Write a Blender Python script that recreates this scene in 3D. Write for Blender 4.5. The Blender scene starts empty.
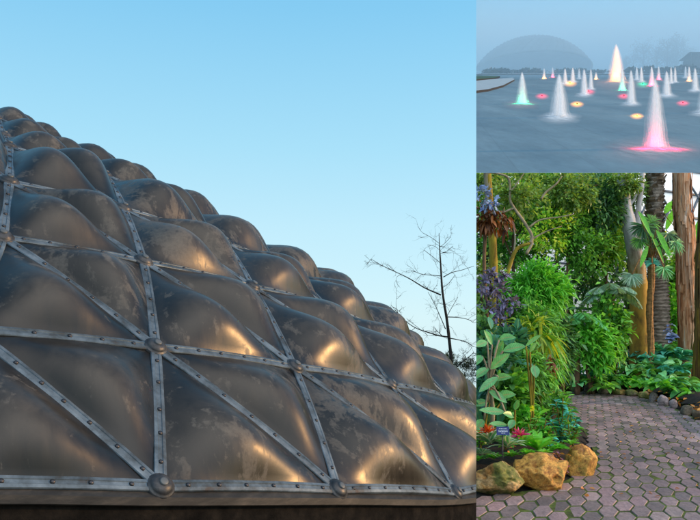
import bpy, bmesh, math, random
import numpy as np
from mathutils import Vector, Matrix, noise as mnoise

random.seed(7)
RNG = np.random.default_rng(11)
scene = bpy.context.scene
COL = scene.collection
F, PX, PY = 700.0, 350.0, 330.0          # focal length and principal point, in units of the 700 x 520 photograph
KX = (476.25 - PX) / F                    # the side boundary between the dome yard and the garden: x = KX * y
KZ = (PY - 172.7) / F                     # the sloping trim line of the garden planting under the terrace edge
SUN = Vector((0.92, 0.10, 0.25)).normalized()


def at(px, py, d):
    return Vector(((px - PX) / F * d, d, (PY - py) / F * d))


# ------------------------------------------------------------------ objects
def tag(o, label=None, cat=None, group=None, kind=None):
    if label: o['label'] = label
    if cat: o['category'] = cat
    if group: o['group'] = group
    if kind: o['kind'] = kind
    return o


def thing(name, label, cat, loc=(0, 0, 0), group=None):
    o = bpy.data.objects.new(name, None)
    o.empty_display_size = 0.2
    COL.objects.link(o)
    o.location = loc
    return tag(o, label, cat, group)


class MB:
    def __init__(s):
        s.v, s.f, s.uv, s.n = [], [], [], 0

    def add(s, verts, faces, uvs=None):
        verts = np.asarray(verts, float).reshape(-1, 3)
        s.v.append(verts)
        for f in faces:
            s.f.append(tuple(int(i) + s.n for i in f))
        s.uv.append(np.zeros((len(verts), 2)) if uvs is None else np.asarray(uvs, float))
        s.n += len(verts)

    def build(s, name, m, parent=None, clip=None, smooth=True, world_loc=None):
        """links everything collected as ONE mesh object; vertices are given in world space"""
        v = np.concatenate(s.v) if s.v else np.zeros((0, 3))
        uv = np.concatenate(s.uv) if s.uv else np.zeros((0, 2))
        off = np.array(parent_world(parent) if parent else (world_loc if world_loc is not None else (0, 0, 0)))
        me = bpy.data.meshes.new(name)
        me.from_pydata((v - off).tolist(), [], s.f)
        lay = me.uv_layers.new(name='UVMap')
        li = np.empty(len(me.loops), dtype=np.int32)
        me.loops.foreach_get('vertex_index', li)
        lay.data.foreach_set('uv', uv[li].astype(np.float32).ravel())
        if clip:
            bm = bmesh.new(); bm.from_mesh(me)
            for co, no in clip:
                bmesh.ops.bisect_plane(bm, geom=bm.verts[:] + bm.edges[:] + bm.faces[:], dist=1e-6,
                                       plane_co=Vector(co) - Vector(off), plane_no=no, clear_outer=True)
            bm.to_mesh(me); bm.free()
        if smooth:
            me.polygons.foreach_set('use_smooth', [True] * len(me.polygons))
        me.update()
        me.materials.append(m)
        o = bpy.data.objects.new(name, me)
        COL.objects.link(o)
        if parent: o.parent = parent
        else: o.location = off
        return o


def parent_world(p):
    w = Vector((0, 0, 0))
    while p is not None:
        w += p.location
        p = p.parent
    return w


YARD = [((0, 0, 0), (1, -KX, 0))]                               # keeps the dome side
GARD = [((0, 0, 0), (-1, KX, 0)), ((0, 0, 0), (0, -KZ, 1))]     # keeps the garden room
PLAZ = [((0, 0, 0), (-1, KX, 0))]


def nrm(a):
    a = np.asarray(a, float)
    return a / np.maximum(np.linalg.norm(a, axis=-1, keepdims=True), 1e-9)


def tube(mb, pts, rad, n=8, bump=0.0, seed=0, cap=True, freq=3.0):
    pts = [np.array(p, float) for p in pts]
    k = len(pts)
    rad = [rad] * k if np.isscalar(rad) else rad
    ring = []
    prev = None
    for i in range(k):
        d = pts[min(i + 1, k - 1)] - pts[max(i - 1, 0)]
        d = d / (np.linalg.norm(d) + 1e-9)
        ref = np.array([0.0, 1, 0]) if prev is None else prev
        if abs(d @ ref) > .97: ref = np.array([1.0, 0, 0])
        a = ref - d * (d @ ref); a /= np.linalg.norm(a)
        b = np.cross(d, a)
        prev = a
        for j in range(n):
            t = 2 * math.pi * j / n
            r = rad[i]
            if bump:
                q = Vector((math.cos(t) * 1.3 + seed, math.sin(t) * 1.3, i * .35 * freq))
                r *= 1 + bump * mnoise.noise(q)
            ring.append(pts[i] + (a * math.cos(t) + b * math.sin(t)) * r)
    faces = []
    for i in range(k - 1):
        for j in range(n):
            faces.append((i * n + j, i * n + (j + 1) % n, (i + 1) * n + (j + 1) % n, (i + 1) * n + j))
    uv = [(j / n, i) for i in range(k) for j in range(n)]
    if cap:
        faces.append(tuple(range(n))[::-1]); faces.append(tuple((k - 1) * n + j for j in range(n)))
    mb.add(ring, faces, uv)


def smooth_path(pts, m=6):
    """Catmull-Rom through the points"""
    p = [np.array(q, float) for q in pts]
    p = [2 * p[0] - p[1]] + p + [2 * p[-1] - p[-2]]
    out = []
    for i in range(1, len(p) - 2):
        for k in range(m):
            t = k / m
            out.append(.5 * ((2 * p[i]) + (-p[i - 1] + p[i + 1]) * t + (2 * p[i - 1] - 5 * p[i] + 4 * p[i + 1] - p[i + 2]) * t * t
                             + (-p[i - 1] + 3 * p[i] - 3 * p[i + 1] + p[i + 2]) * t ** 3))
    out.append(p[-2])
    return out


def taper(a, b, k, pw=1.0):
    return [a + (b - a) * (i / (k - 1)) ** pw for i in range(k)]


PROF = {'small': [(0, .15), (.4, 1), (.75, .62), (1, .03)],
        'oval': [(0, .12), (.15, .62), (.38, 1), (.62, .95), (.84, .58), (1, .03)],
        'lance': [(0, .25), (.3, 1), (.65, .75), (1, .03)],
        'strap': [(0, .7), (.2, .95), (.4, 1), (.6, .9), (.8, .6), (1, .03)]}


def leaves(mb, P, D, L, W, prof='small', droop=.25, fold=.18, up=(0, 0, 1), twist=.35, rng=RNG):
    """many leaves at once: each its own little folded, bending blade"""
    P = np.asarray(P, float).reshape(-1, 3); n = len(P)
    if n == 0: return
    D = nrm(np.broadcast_to(D, (n, 3)))
    U = np.broadcast_to(np.asarray(up, float), (n, 3)) + rng.normal(0, twist, (n, 3))
    S = np.cross(D, U); S = nrm(S); N = nrm(np.cross(S, D))
    L = np.broadcast_to(L, (n,)).astype(float); W = np.broadcast_to(W, (n,)).astype(float)
    droop = np.broadcast_to(droop, (n,)).astype(float)
    st = PROF[prof]; k = len(st)
    V = np.empty((n, k, 3, 3)); UV = np.empty((n, k, 3, 2))
    for i, (t, w) in enumerate(st):
        c = P + D * (L * t)[:, None]
        c = c + np.array([0, 0, -1.0]) * (droop * L * t * t)[:, None]
        hw = (W * .5 * w)[:, None]
        V[:, i, 0] = c - S * hw + N * hw * fold * 2
        V[:, i, 1] = c
        V[:, i, 2] = c + S * hw + N * hw * fold * 2
        for q in range(3): UV[:, i, q] = (q * .5, t)
    V = V.reshape(n * k * 3, 3); UV = UV.reshape(n * k * 3, 2)
    base = np.arange(n)[:, None] * (k * 3)
    fs = []
    for i in range(k - 1):
        for q in (0, 1):
            a = i * 3 + q
            fs.append(np.stack([base[:, 0] + a, base[:, 0] + a + 1, base[:, 0] + a + 4, base[:, 0] + a + 3], 1))
    fs = np.concatenate(fs)
    mb.add(V, fs.tolist(), UV)


def rand_dirs(n, rng=RNG):
    return nrm(rng.normal(size=(n, 3)))


def clumps(center, rad, n_cl, n_leaf, spread, rng=RNG, shell=.55):
    """leaf positions and outward directions gathered in uneven clumps inside an ellipsoid"""
    c = np.array(center, float); r = np.array(rad, float)
    d = rand_dirs(n_cl, rng); q = rng.uniform(shell, 1, (n_cl, 1)) ** .7
    cc = d * q
    P = np.repeat(cc, n_leaf, 0) + rng.normal(0, spread, (n_cl * n_leaf, 3))
    D = nrm(nrm(P) * .8 + rng.normal(0, .6, P.shape) + np.array([0, 0, .1]))
    return c + P * r, D


# ------------------------------------------------------------------ materials
def new_mat(name):
    m = bpy.data.materials.new(name); m.use_nodes = True
    nt = m.node_tree; nt.nodes.clear()
    out = nt.nodes.new('ShaderNodeOutputMaterial')
    return m, nt, out


def N(nt, typ, **kw):
    n = nt.nodes.new(typ)
    for k, v in kw.items():
        if k in n.inputs: n.inputs[k].default_value = v
        else: setattr(n, k, v)
    return n


def ramp(nt, stops, fac=None, interp='LINEAR'):
    r = nt.nodes.new('ShaderNodeValToRGB'); e = r.color_ramp
    e.interpolation = interp
    while len(e.elements) < len(stops): e.elements.new(.5)
    for el, (p, c) in zip(e.elements, stops):
        el.position = p; el.color = (*c, 1) if len(c) == 3 else c
    if fac is not None: nt.links.new(fac, r.inputs[0])
    return r


def g3(x): return (x, x, x)


def noise_node(nt, vec, scale, detail=5, rough=.6, dist=0.0):
    n = N(nt, 'ShaderNodeTexNoise')
    n.inputs['Scale'].default_value = scale; n.inputs['Detail'].default_value = detail
    n.inputs['Roughness'].default_value = rough; n.inputs['Distortion'].default_value = dist
    if vec is not None: nt.links.new(vec, n.inputs['Vector'])
    return n


def mapping(nt, vec, scale=(1, 1, 1), rot=(0, 0, 0)):
    m = N(nt, 'ShaderNodeMapping'); m.inputs['Scale'].default_value = scale; m.inputs['Rotation'].default_value = rot
    nt.links.new(vec, m.inputs['Vector']); return m.outputs[0]


def mix_rgb(nt, fac, a, b, mode='MIX'):
    n = N(nt, 'ShaderNodeMix'); n.data_type = 'RGBA'; n.blend_type = mode
    for sock, val in ((n.inputs[0], fac), (n.inputs[6], a), (n.inputs[7], b)):
        if hasattr(val, 'is_linked'): nt.links.new(val, sock)
        elif isinstance(val, tuple): sock.default_value = (*val, 1)
        else: sock.default_value = val
    return n.outputs[2]


def math_n(nt, op, a, b=0.5, clamp=False):
    n = N(nt, 'ShaderNodeMath'); n.operation = op; n.use_clamp = clamp
    for i, val in enumerate((a, b)):
        if hasattr(val, 'is_linked'): nt.links.new(val, n.inputs[i])
        else: n.inputs[i].default_value = val
    return n.outputs[0]


def geo(nt): return nt.nodes.new('ShaderNodeNewGeometry')


def bump(nt, h, strength=.3, dist=.02):
    b = N(nt, 'ShaderNodeBump'); b.inputs['Strength'].default_value = strength; b.inputs['Distance'].default_value = dist
    nt.links.new(h, b.inputs['Height']); return b.outputs[0]


def rough_mat(name, cols, scale=4, rough=.8, metal=0.0, bstr=.4, bdist=.02, stretch=(1, 1, 1), spec=.3, stops=None, detail=8, dist=0.0, island=0.0):
    m, nt, out = new_mat(name)
    g = geo(nt)
    v = mapping(nt, g.outputs['Position'], stretch)
    n1 = noise_node(nt, v, scale, detail, .65, dist)
    k = len(cols)
    stops = stops or [.3 + .4 * i / max(1, k - 1) for i in range(k)]
    r = ramp(nt, list(zip(stops, cols)), n1.outputs['Fac'])
    col = r.outputs[0]
    if island:
        ri = ramp(nt, [(0, g3(1 - island)), (1, g3(1 + island))], g.outputs['Random Per Island'])
        col = mix_rgb(nt, 1.0, col, ri.outputs[0], 'MULTIPLY')
    p = N(nt, 'ShaderNodeBsdfPrincipled')
    nt.links.new(col, p.inputs['Base Color'])
    p.inputs['Roughness'].default_value = rough; p.inputs['Metallic'].default_value = metal
    p.inputs['Specular IOR Level'].default_value = spec
    n2 = noise_node(nt, v, scale * 4, 6, .7)
    nt.links.new(bump(nt, n2.outputs['Fac'], bstr, bdist), p.inputs['Normal'])
    nt.links.new(p.outputs[0], out.inputs['Surface'])
    return m


def leaf_mat(name, cols, trans=.35, rough=.42, rib=None, edge=None, spec=.4, gain=1.8):
    """colour differs from blade to blade; optional pale midrib or pale margins from the blade's own UV"""
    m, nt, out = new_mat(name)
    g = geo(nt)
    k = len(cols)
    r = ramp(nt, [(i / max(1, k - 1), tuple(min(.75, q * gain) for q in c)) for i, c in enumerate(cols)], g.outputs['Random Per Island'])
    col = r.outputs[0]
    nz = noise_node(nt, g.outputs['Position'], 9, 3)
    col = mix_rgb(nt, .45, col, ramp(nt, [(.3, g3(.45)), (.7, g3(1.5))], nz.outputs['Fac']).outputs[0], 'MULTIPLY')
    uvn = N(nt, 'ShaderNodeUVMap'); sx = N(nt, 'ShaderNodeSeparateXYZ'); nt.links.new(uvn.outputs[0], sx.inputs[0])
    dist = math_n(nt, 'ABSOLUTE', math_n(nt, 'SUBTRACT', sx.outputs[0], .5))
    if rib:      # side veins, then the midrib
        vv = math_n(nt, 'SINE', math_n(nt, 'ADD', math_n(nt, 'MULTIPLY', sx.outputs[1], 62.0), math_n(nt, 'MULTIPLY', dist, -26.0)))
        col = mix_rgb(nt, .5, col, ramp(nt, [(.35, g3(.62)), (.9, g3(1.12))], math_n(nt, 'MULTIPLY', math_n(nt, 'ADD', vv, 1.0), .5)).outputs[0], 'MULTIPLY')
    if rib: col = mix_rgb(nt, ramp(nt, [(.02, g3(1)), (.09, g3(0))], dist).outputs[0], col, rib)
    if edge: col = mix_rgb(nt, ramp(nt, [(.20, g3(0)), (.27, g3(1))], dist).outputs[0], col, edge)
    p = N(nt, 'ShaderNodeBsdfPrincipled'); nt.links.new(col, p.inputs['Base Color'])
    p.inputs['Roughness'].default_value = rough; p.inputs['Specular IOR Level'].default_value = spec
    t = N(nt, 'ShaderNodeBsdfTranslucent')
    nt.links.new(mix_rgb(nt, 1.0, col, (1.25, 1.2, .55), 'MULTIPLY'), t.inputs['Color'])
    mx = N(nt, 'ShaderNodeMixShader'); mx.inputs[0].default_value = trans
    nt.links.new(p.outputs[0], mx.inputs[1]); nt.links.new(t.outputs[0], mx.inputs[2])
    nt.links.new(mx.outputs[0], out.inputs['Surface'])
    return m


def bubble_mat():
    m, nt, out = new_mat('weathered_bubble')
    g = geo(nt)
    pos = g.outputs['Position']
    uvn = N(nt, 'ShaderNodeUVMap'); sx = N(nt, 'ShaderNodeSeparateXYZ'); nt.links.new(uvn.outputs[0], sx.inputs[0])
    hgt, rnd = sx.outputs[0], sx.outputs[1]          # u: how far the skin stands out, v: a number per panel
    big = noise_node(nt, mapping(nt, pos, (1, 1, .75)), 2.6, 9, .68, .9)
    streak = noise_node(nt, mapping(nt, pos, (9, 9, .9), (.35, .25, 0)), 1.6, 6, .65, .3)
    fine = noise_node(nt, pos, 34, 6, .75)
    a = math_n(nt, 'ADD', math_n(nt, 'MULTIPLY', big.outputs['Fac'], .70), math_n(nt, 'MULTIPLY', streak.outputs['Fac'], .36))
    a = math_n(nt, 'ADD', a, math_n(nt, 'MULTIPLY', fine.outputs['Fac'], .10))
    a = math_n(nt, 'ADD', a, math_n(nt, 'MULTIPLY', rnd, .10))
    dust = ramp(nt, [(.645, g3(0)), (.69, g3(.65)), (.85, g3(1))], a).outputs[0]
    tone = noise_node(nt, pos, 1.1, 3, .5)
    clean = ramp(nt, [(.3, (.004, .004, .004)), (.5, (.012, .010, .008)), (.72, (.036, .028, .020))], tone.outputs['Fac']).outputs[0]
    sm = noise_node(nt, mapping(nt, pos, (5, 5, .8)), 2.2, 5, .6, .6)
    clean = mix_rgb(nt, .5, clean, ramp(nt, [(.35, g3(.4)), (.65, g3(1.5))], sm.outputs['Fac']).outputs[0], 'MULTIPLY')
    dustc = ramp(nt, [(.3, (.10, .092, .08)), (.7, (.24, .215, .18))], fine.outputs['Fac']).outputs[0]
    # colour darkens towards the feet of every bubble
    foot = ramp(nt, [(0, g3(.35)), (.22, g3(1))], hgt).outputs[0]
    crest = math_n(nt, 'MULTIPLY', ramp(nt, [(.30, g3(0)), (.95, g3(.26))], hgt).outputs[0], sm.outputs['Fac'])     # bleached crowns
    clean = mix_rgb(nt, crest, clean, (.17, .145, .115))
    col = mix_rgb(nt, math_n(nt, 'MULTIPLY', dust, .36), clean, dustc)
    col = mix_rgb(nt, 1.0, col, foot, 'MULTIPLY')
    p = N(nt, 'ShaderNodeBsdfPrincipled')
    nt.links.new(col, p.inputs['Base Color'])
    rr = ramp(nt, [(0, g3(.33)), (1, g3(.52))], dust).outputs[0]
    rr = math_n(nt, 'ADD', rr, math_n(nt, 'MULTIPLY', math_n(nt, 'SUBTRACT', sm.outputs['Fac'], .5), .25))
    nt.links.new(rr, p.inputs['Roughness'])
    p.inputs['Metallic'].default_value = 0.0
    p.inputs['Specular IOR Level'].default_value = .40
    p.inputs['Specular Tint'].default_value = (1, .97, .93, 1)
    hh = math_n(nt, 'ADD', math_n(nt, 'MULTIPLY', big.outputs['Fac'], .5), math_n(nt, 'MULTIPLY', fine.outputs['Fac'], .08))
    nt.links.new(bump(nt, hh, .10, .02), p.inputs['Normal'])
    nt.links.new(p.outputs[0], out.inputs['Surface'])
    return m


def jet_mat(name, alpha, col):
    m, nt, out = new_mat(name)
    g = geo(nt)
    tc = N(nt, 'ShaderNodeTexCoord')
    n = noise_node(nt, mapping(nt, tc.outputs['Object'], (9, 9, 2.2)), 2.2, 4, .6)
    d = N(nt, 'ShaderNodeBsdfDiffuse'); d.inputs['Color'].default_value = (*col, 1)
    t = N(nt, 'ShaderNodeBsdfTranslucent'); t.inputs['Color'].default_value = (*col, 1)
    mx = N(nt, 'ShaderNodeMixShader'); mx.inputs[0].default_value = .5
    nt.links.new(d.outputs[0], mx.inputs[1]); nt.links.new(t.outputs[0], mx.inputs[2])
    tr = N(nt, 'ShaderNodeBsdfTransparent')
    m2 = N(nt, 'ShaderNodeMixShader')
    fac = ramp(nt, [(.25, g3(alpha * .35)), (.7, g3(min(1, alpha * 1.35)))], n.outputs['Fac']).outputs[0]
    nt.links.new(fac, m2.inputs[0]); nt.links.new(tr.outputs[0], m2.inputs[1]); nt.links.new(mx.outputs[0], m2.inputs[2])
    nt.links.new(m2.outputs[0], out.inputs['Surface'])
    return m


def emit_mat(name, col, s):
    m, nt, out = new_mat(name)
    e = N(nt, 'ShaderNodeEmission'); e.inputs[0].default_value = (*col, 1); e.inputs[1].default_value = s
    nt.links.new(e.outputs[0], out.inputs['Surface']); return m


def plain_mat(name, col, rough=.5, metal=0.0):
    return rough_mat(name, [tuple(c * .8 for c in col), tuple(min(1, c * 1.15) for c in col)], 6, rough, metal, .1, .004)


M = {}
M['bubble'] = bubble_mat()
M['steel'] = rough_mat('galvanised_strip', [(.045, .036, .030), (.05, .065, .075), (.09, .12, .145), (.16, .20, .23)], 5, .48, .4, .3, .004, (1, 1, 1), stops=[.30, .40, .52, .68])
M['hub'] = rough_mat('hub_casting', [(.018, .02, .022), (.042, .044, .048), (.08, .078, .075)], 14, .38, .3, .3, .004)
M['bolt'] = plain_mat('bolt_steel', (.05, .05, .055), .4, .7)
M['plug'] = plain_mat('pale_plug', (.09, .10, .105), .5, .3)
M['sill'] = rough_mat('sill_metal', [(.012, .012, .012), (.026, .025, .023), (.06, .052, .044)], 5, .6, .2, .2, .006, (1, 1, 4))
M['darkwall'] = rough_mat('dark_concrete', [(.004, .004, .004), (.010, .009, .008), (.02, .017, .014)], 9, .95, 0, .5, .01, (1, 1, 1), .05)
M['earth'] = rough_mat('dark_earth', [(.012, .012, .008), (.03, .03, .018), (.045, .04, .025)], 1.5, .95, 0, .4, .05)

# ------------------------------------------------------------------ sky, sun, camera
w = bpy.data.worlds.new('World'); scene.world = w; w.use_nodes = True
nt = w.node_tree
bg = nt.nodes['Background']
sky = nt.nodes.new('ShaderNodeTexSky'); sky.sky_type = 'NISHITA'; sky.sun_disc = False
sky.sun_elevation = math.asin(SUN.z); sky.sun_rotation = math.atan2(SUN.x, SUN.y)
sky.altitude = 0; sky.air_density = 1.0; sky.dust_density = 0.15; sky.ozone_density = 2.5
tc = N(nt, 'ShaderNodeTexCoord'); sx = N(nt, 'ShaderNodeSeparateXYZ'); nt.links.new(tc.outputs['Generated'], sx.inputs[0])
grad = ramp(nt, [(0.0, (.10, .10, .09)), (.40, (.25, .27, .26)), (.44, (.66, .88, .95)), (.505, (.65, .89, .97)), (.57, (.54, .84, .97)), (.625, (.40, .76, .95)), (.71, (.235, .61, .90)), (.86, (.15, .43, .74)), (1.0, (.12, .36, .66))],
            math_n(nt, 'MULTIPLY', math_n(nt, 'ADD', sx.outputs[2], 1.0), .5)).outputs[0]
vd = N(nt, 'ShaderNodeVectorMath'); vd.operation = 'DOT_PRODUCT'; vd.inputs[1].default_value = SUN; nt.links.new(tc.outputs['Generated'], vd.inputs[0])
near = ramp(nt, [(.62, g3(.94)), (.92, g3(.2))], vd.outputs['Value']).outputs[0]
nsk = mix_rgb(nt, 1.0, sky.outputs[0], (.30, .30, .30), 'MULTIPLY')
cl = N(nt, 'ShaderNodeVectorMath'); cl.operation = 'DOT_PRODUCT'; cl.inputs[1].default_value = Vector((.42, -.52, .74)).normalized(); nt.links.new(tc.outputs['Generated'], cl.inputs[0])
sky_fill = ramp(nt, [(.50, g3(0)), (.78, g3(.22)), (.92, g3(.7)), (1, g3(1))], cl.outputs['Value']).outputs[0]      # bright sky patch added out of view to light the garden
nt.links.new(mix_rgb(nt, sky_fill, mix_rgb(nt, near, nsk, grad), (2.7, 2.8, 2.9)), bg.inputs[0]); bg.inputs[1].default_value = 1.0

sl = bpy.data.lights.new('sun', 'SUN'); sl.energy = 3.2; sl.angle = math.radians(.6); sl.color = (1, .54, .20)
so = bpy.data.objects.new('sun', sl); COL.objects.link(so)
so.rotation_euler = (-SUN).to_track_quat('-Z', 'Y').to_euler()

cd = bpy.data.cameras.new('camera'); cam = bpy.data.objects.new('camera', cd); COL.objects.link(cam)
cam.location = (0, 0, 0); cam.rotation_euler = (math.radians(90), 0, 0)
cd.sensor_width = 36; cd.lens = 36 * F / 700; cd.shift_y = (PY - 260) / 700; cd.clip_start = .05; cd.clip_end = 6000
scene.camera = cam
scene.view_settings.view_transform = 'Standard'; scene.view_settings.look = 'None'
scene.view_settings.exposure = 0; scene.view_settings.gamma = 1
scene.cycles.use_denoising = True
scene.cycles.max_bounces = 8; scene.cycles.diffuse_bounces = 3; scene.cycles.glossy_bounces = 3
scene.cycles.transmission_bounces = 4; scene.cycles.transparent_max_bounces = 24; scene.cycles.volume_bounces = 1
scene.cycles.sample_clamp_indirect = 6

# ================================================================== 1. THE BUBBLE DOME
R_D = 10.0
P_D = [-6.421676153630074, 8.724565292449144, -7.482947298474406, -0.29692923775554614, -0.11696706067394252, -0.8217645064441751,
       0.1334359887580601, 0.03364217089854614, -0.0016541209027954099, 0.43375084146264353, 0.1116929118366833, -0.0022710395216363846, 0.009261650354642914]
C_D = Vector(P_D[:3])
SEEN = {(0, 0): (160, 487), (1, 0): (337, 490), (2, 0): (455, 493), (-1, 1): (-30, 330), (0, 1): (155, 348), (1, 1): (294, 367.5), (2, 1): (390, 385),
        (3, 1): (447, 397), (-1, 2): (2, 238), (0, 2): (143, 262), (1, 2): (252, 287), (2, 2): (329, 308), (-1, 3): (9, 182), (0, 3): (123.5, 209),
        (1, 3): (224, 242.3), (-1, 4): (9, 147), (0, 4): (105, 175.5), (-1, 5): (3, 126), (-1, 0): (-85, 483), (3, 0): (532, 496)}


def model_node(i, j):
    cx, cy, cz, t1, t2, th0, dth, s1, s2, f0, df, f2, d2 = P_D
    th = th0 + i * dth + s1 * j + s2 * j * j + d2 * i * i
    ph = f0 + df * j + f2 * j * j
    v = Vector((math.cos(ph) * math.cos(th), math.cos(ph) * math.sin(th), math.sin(ph)))
    v = Matrix.Rotation(t1, 3, 'X') @ v
    v = Matrix.Rotation(t2, 3, 'Y') @ v
    return C_D + R_D * v


def on_sphere(px, py):
    d = Vector(((px - PX) / F, 1, (PY - py) / F)).normalized()
    b = d.dot(C_D); disc = b * b - (C_D.length_squared - R_D * R_D)
    return None if disc < 0 else d * (b - math.sqrt(disc))


SNAP = {k: on_sphere(*q) for k, q in SEEN.items()}
SNAP = {k: p for k, p in SNAP.items() if p is not None}
RESID = {k: p - model_node(*k) for k, p in SNAP.items()}


def node(i, j):
    if (i, j) in SNAP: return SNAP[(i, j)]
    p = model_node(i, j)
    ws, acc = 0.0, Vector((0, 0, 0))
    for (a, b), r in RESID.items():
        wgt = 1 / ((a - i) ** 2 + (b - j) ** 2) ** 1.5
        ws += wgt; acc += r * wgt
    q = p + acc / ws
    lift = .17 * max(0.0, min(2.3, j - 4.9 + .45 * (i + 1))) * max(0.0, 1 - .45 * max(0, i + 1)) + .25 * max(0.0, min(3.4, i - 2.5))
    return C_D + (q - C_D).normalized() * (R_D + lift)


dome = thing('bubble_dome', 'weathered brown dome of bulging triangular bubble panels in a bolted metal lattice', 'dome', (node(0, 0).x, node(0, 0).y, node(0, 0).z - .2))
NODES = {(i, j): node(i, j) for i in range(-3, 9) for j in range(0, 10)}


def up_at(p): return (p - C_D).normalized()


def px_of(p): return (PX + F * p.x / p.y, PY - F * p.z / p.y) if p.y > .3 else (9999, 9999)


def bubble(mb, A, B, C, rnd, n=26, H=.25):
    edge = ((A - B).length + (B - C).length + (C - A).length) / 3
    inset = .030
    G = (A + B + C) / 3
    nr = up_at(G)
    idx = {}; vs = []; uvs = []
    for a in range(n + 1):
        for b in range(n + 1 - a):
            u, v = a / n, b / n; t = 1 - u - v
            p = A * u + B * v + C * t
            g = max(0.0, 27 * u * v * t)
            h = g ** 1.4
            # the skin also stands away a little faster on the lower side, as if sagging
            rad = (A - C_D).length * u + (B - C_D).length * v + (C - C_D).length * t
            p = p + up_at(p) * (rad - (p - C_D).length) * .9 + nr * (H * edge * h) + Vector((0, 0, -1)) * (.035 * edge * h)
            idx[(a, b)] = len(vs); vs.append(p); uvs.append((min(1, h * 1.02), rnd))
    fs = []
    for a in range(n):
        for b in range(n - a):
            fs.append((idx[(a, b)], idx[(a + 1, b)], idx[(a, b + 1)]))
            if a + b < n - 1: fs.append((idx[(a + 1, b)], idx[(a + 1, b + 1)], idx[(a, b + 1)]))
    mb.add([tuple(p) for p in vs], fs, uvs)


def visible_tri(ps):
    g = sum(ps, Vector()) / 3
    if g.y < 1.5: return False
    face = up_at(g).dot(g.normalized())
    if face > .42: return False
    xs = [px_of(p)[0] for p in ps]; ys = [px_of(p)[1] for p in ps]
    return max(xs) > -40 and min(xs) < 480 and max(ys) > 60 and min(ys) < 540


tris = []
for (i, j) in NODES:
    if (i + 1, j + 1) not in NODES or (i - 0, j + 1) not in NODES: continue
    a, b, c, d_ = NODES[(i, j)], NODES[(i + 1, j)], NODES[(i + 1, j + 1)], NODES[(i, j + 1)]
    for t in ((a, b, d_), (b, c, d_)):
        if visible_tri(t) and j <= 6.0 - .75 * (i + 1): tris.append((*t, j))
tris.sort(key=lambda t: sum(p.y for p in t[:3]))
HROW = [.150, .180, .205, .225, .235]          # the panels swell more higher up
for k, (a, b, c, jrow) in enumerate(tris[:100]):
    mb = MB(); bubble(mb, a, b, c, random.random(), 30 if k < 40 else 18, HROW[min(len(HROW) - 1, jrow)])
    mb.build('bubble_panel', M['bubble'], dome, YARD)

edges = {}
for (i, j) in NODES:
    for di, dj in ((1, 0), (0, 1), (-1, 1)):
        o = (i + di, j + dj)
        if o in NODES:
            a, b = NODES[(i, j)], NODES[o]
            for t in tris:
                if a in t[:3] and b in t[:3]: edges[((i, j), o)] = (a, b); break


def strut(a, b):
    """a folded strip with a centre groove that follows the curve of the dome"""
    mb, bl = MB(), []
    L = (b - a).length; d = (b - a).normalized()
    prof = [(-.036, -.03), (-.036, .010), (-.032, .015), (-.014, .018), (-.010, .014), (.010, .014), (.014, .018), (.032, .015), (.036, .010), (.036, -.03)]
    k = 7; vs = []; fs = []
    for s in range(k):
        t = s / (k - 1)
        p = a + (b - a) * (.03 + .94 * t)
        n = up_at(p)
        p = C_D + n * ((a - C_D).length * (1 - t) + (b - C_D).length * t)
        side = d.cross(n).normalized()
        for (x, h) in prof: vs.append(tuple(p + side * x + n * h))
    m = len(prof)
    for s in range(k - 1):
        for q in range(m - 1): fs.append((s * m + q, (s + 1) * m + q, (s + 1) * m + q + 1, s * m + q + 1))
    mb.add(vs, fs)
    nb = max(3, int(L / .19))
    for s in range(nb):
        t = (s + .75 + random.uniform(-.08, .08)) / (nb + .5); p = a + (b - a) * t; n = up_at(p)
        bl.append((C_D + n * ((a - C_D).length * (1 - t) + (b - C_D).length * t + .011), n))
    return mb, bl


def dome_cap(mb, p, n, prof, seg=16):
    n = np.array(n); ref = np.array([0, 0, 1.0]) if abs(n[2]) < .9 else np.array([1.0, 0, 0])
    a = np.cross(n, ref); a /= np.linalg.norm(a); b = np.cross(n, a)
    vs, fs = [], []
    p = np.array(p)
    for (r, h) in prof:
        for q in range(seg):
            t = 2 * math.pi * q / seg
            vs.append(p + n * h + (a * math.cos(t) + b * math.sin(t)) * r)
    for i in range(len(prof) - 1):
        for q in range(seg):
            fs.append((i * seg + q, i * seg + (q + 1) % seg, (i + 1) * seg + (q + 1) % seg, (i + 1) * seg + q))
    vs.append(p + n * prof[-1][1]); c = len(vs) - 1
    for q in range(seg): fs.append(((len(prof) - 1) * seg + q, (len(prof) - 1) * seg + (q + 1) % seg, c))
    mb.add(vs, fs)


def in_yard(p): return p.x < KX * p.y - .02


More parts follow.
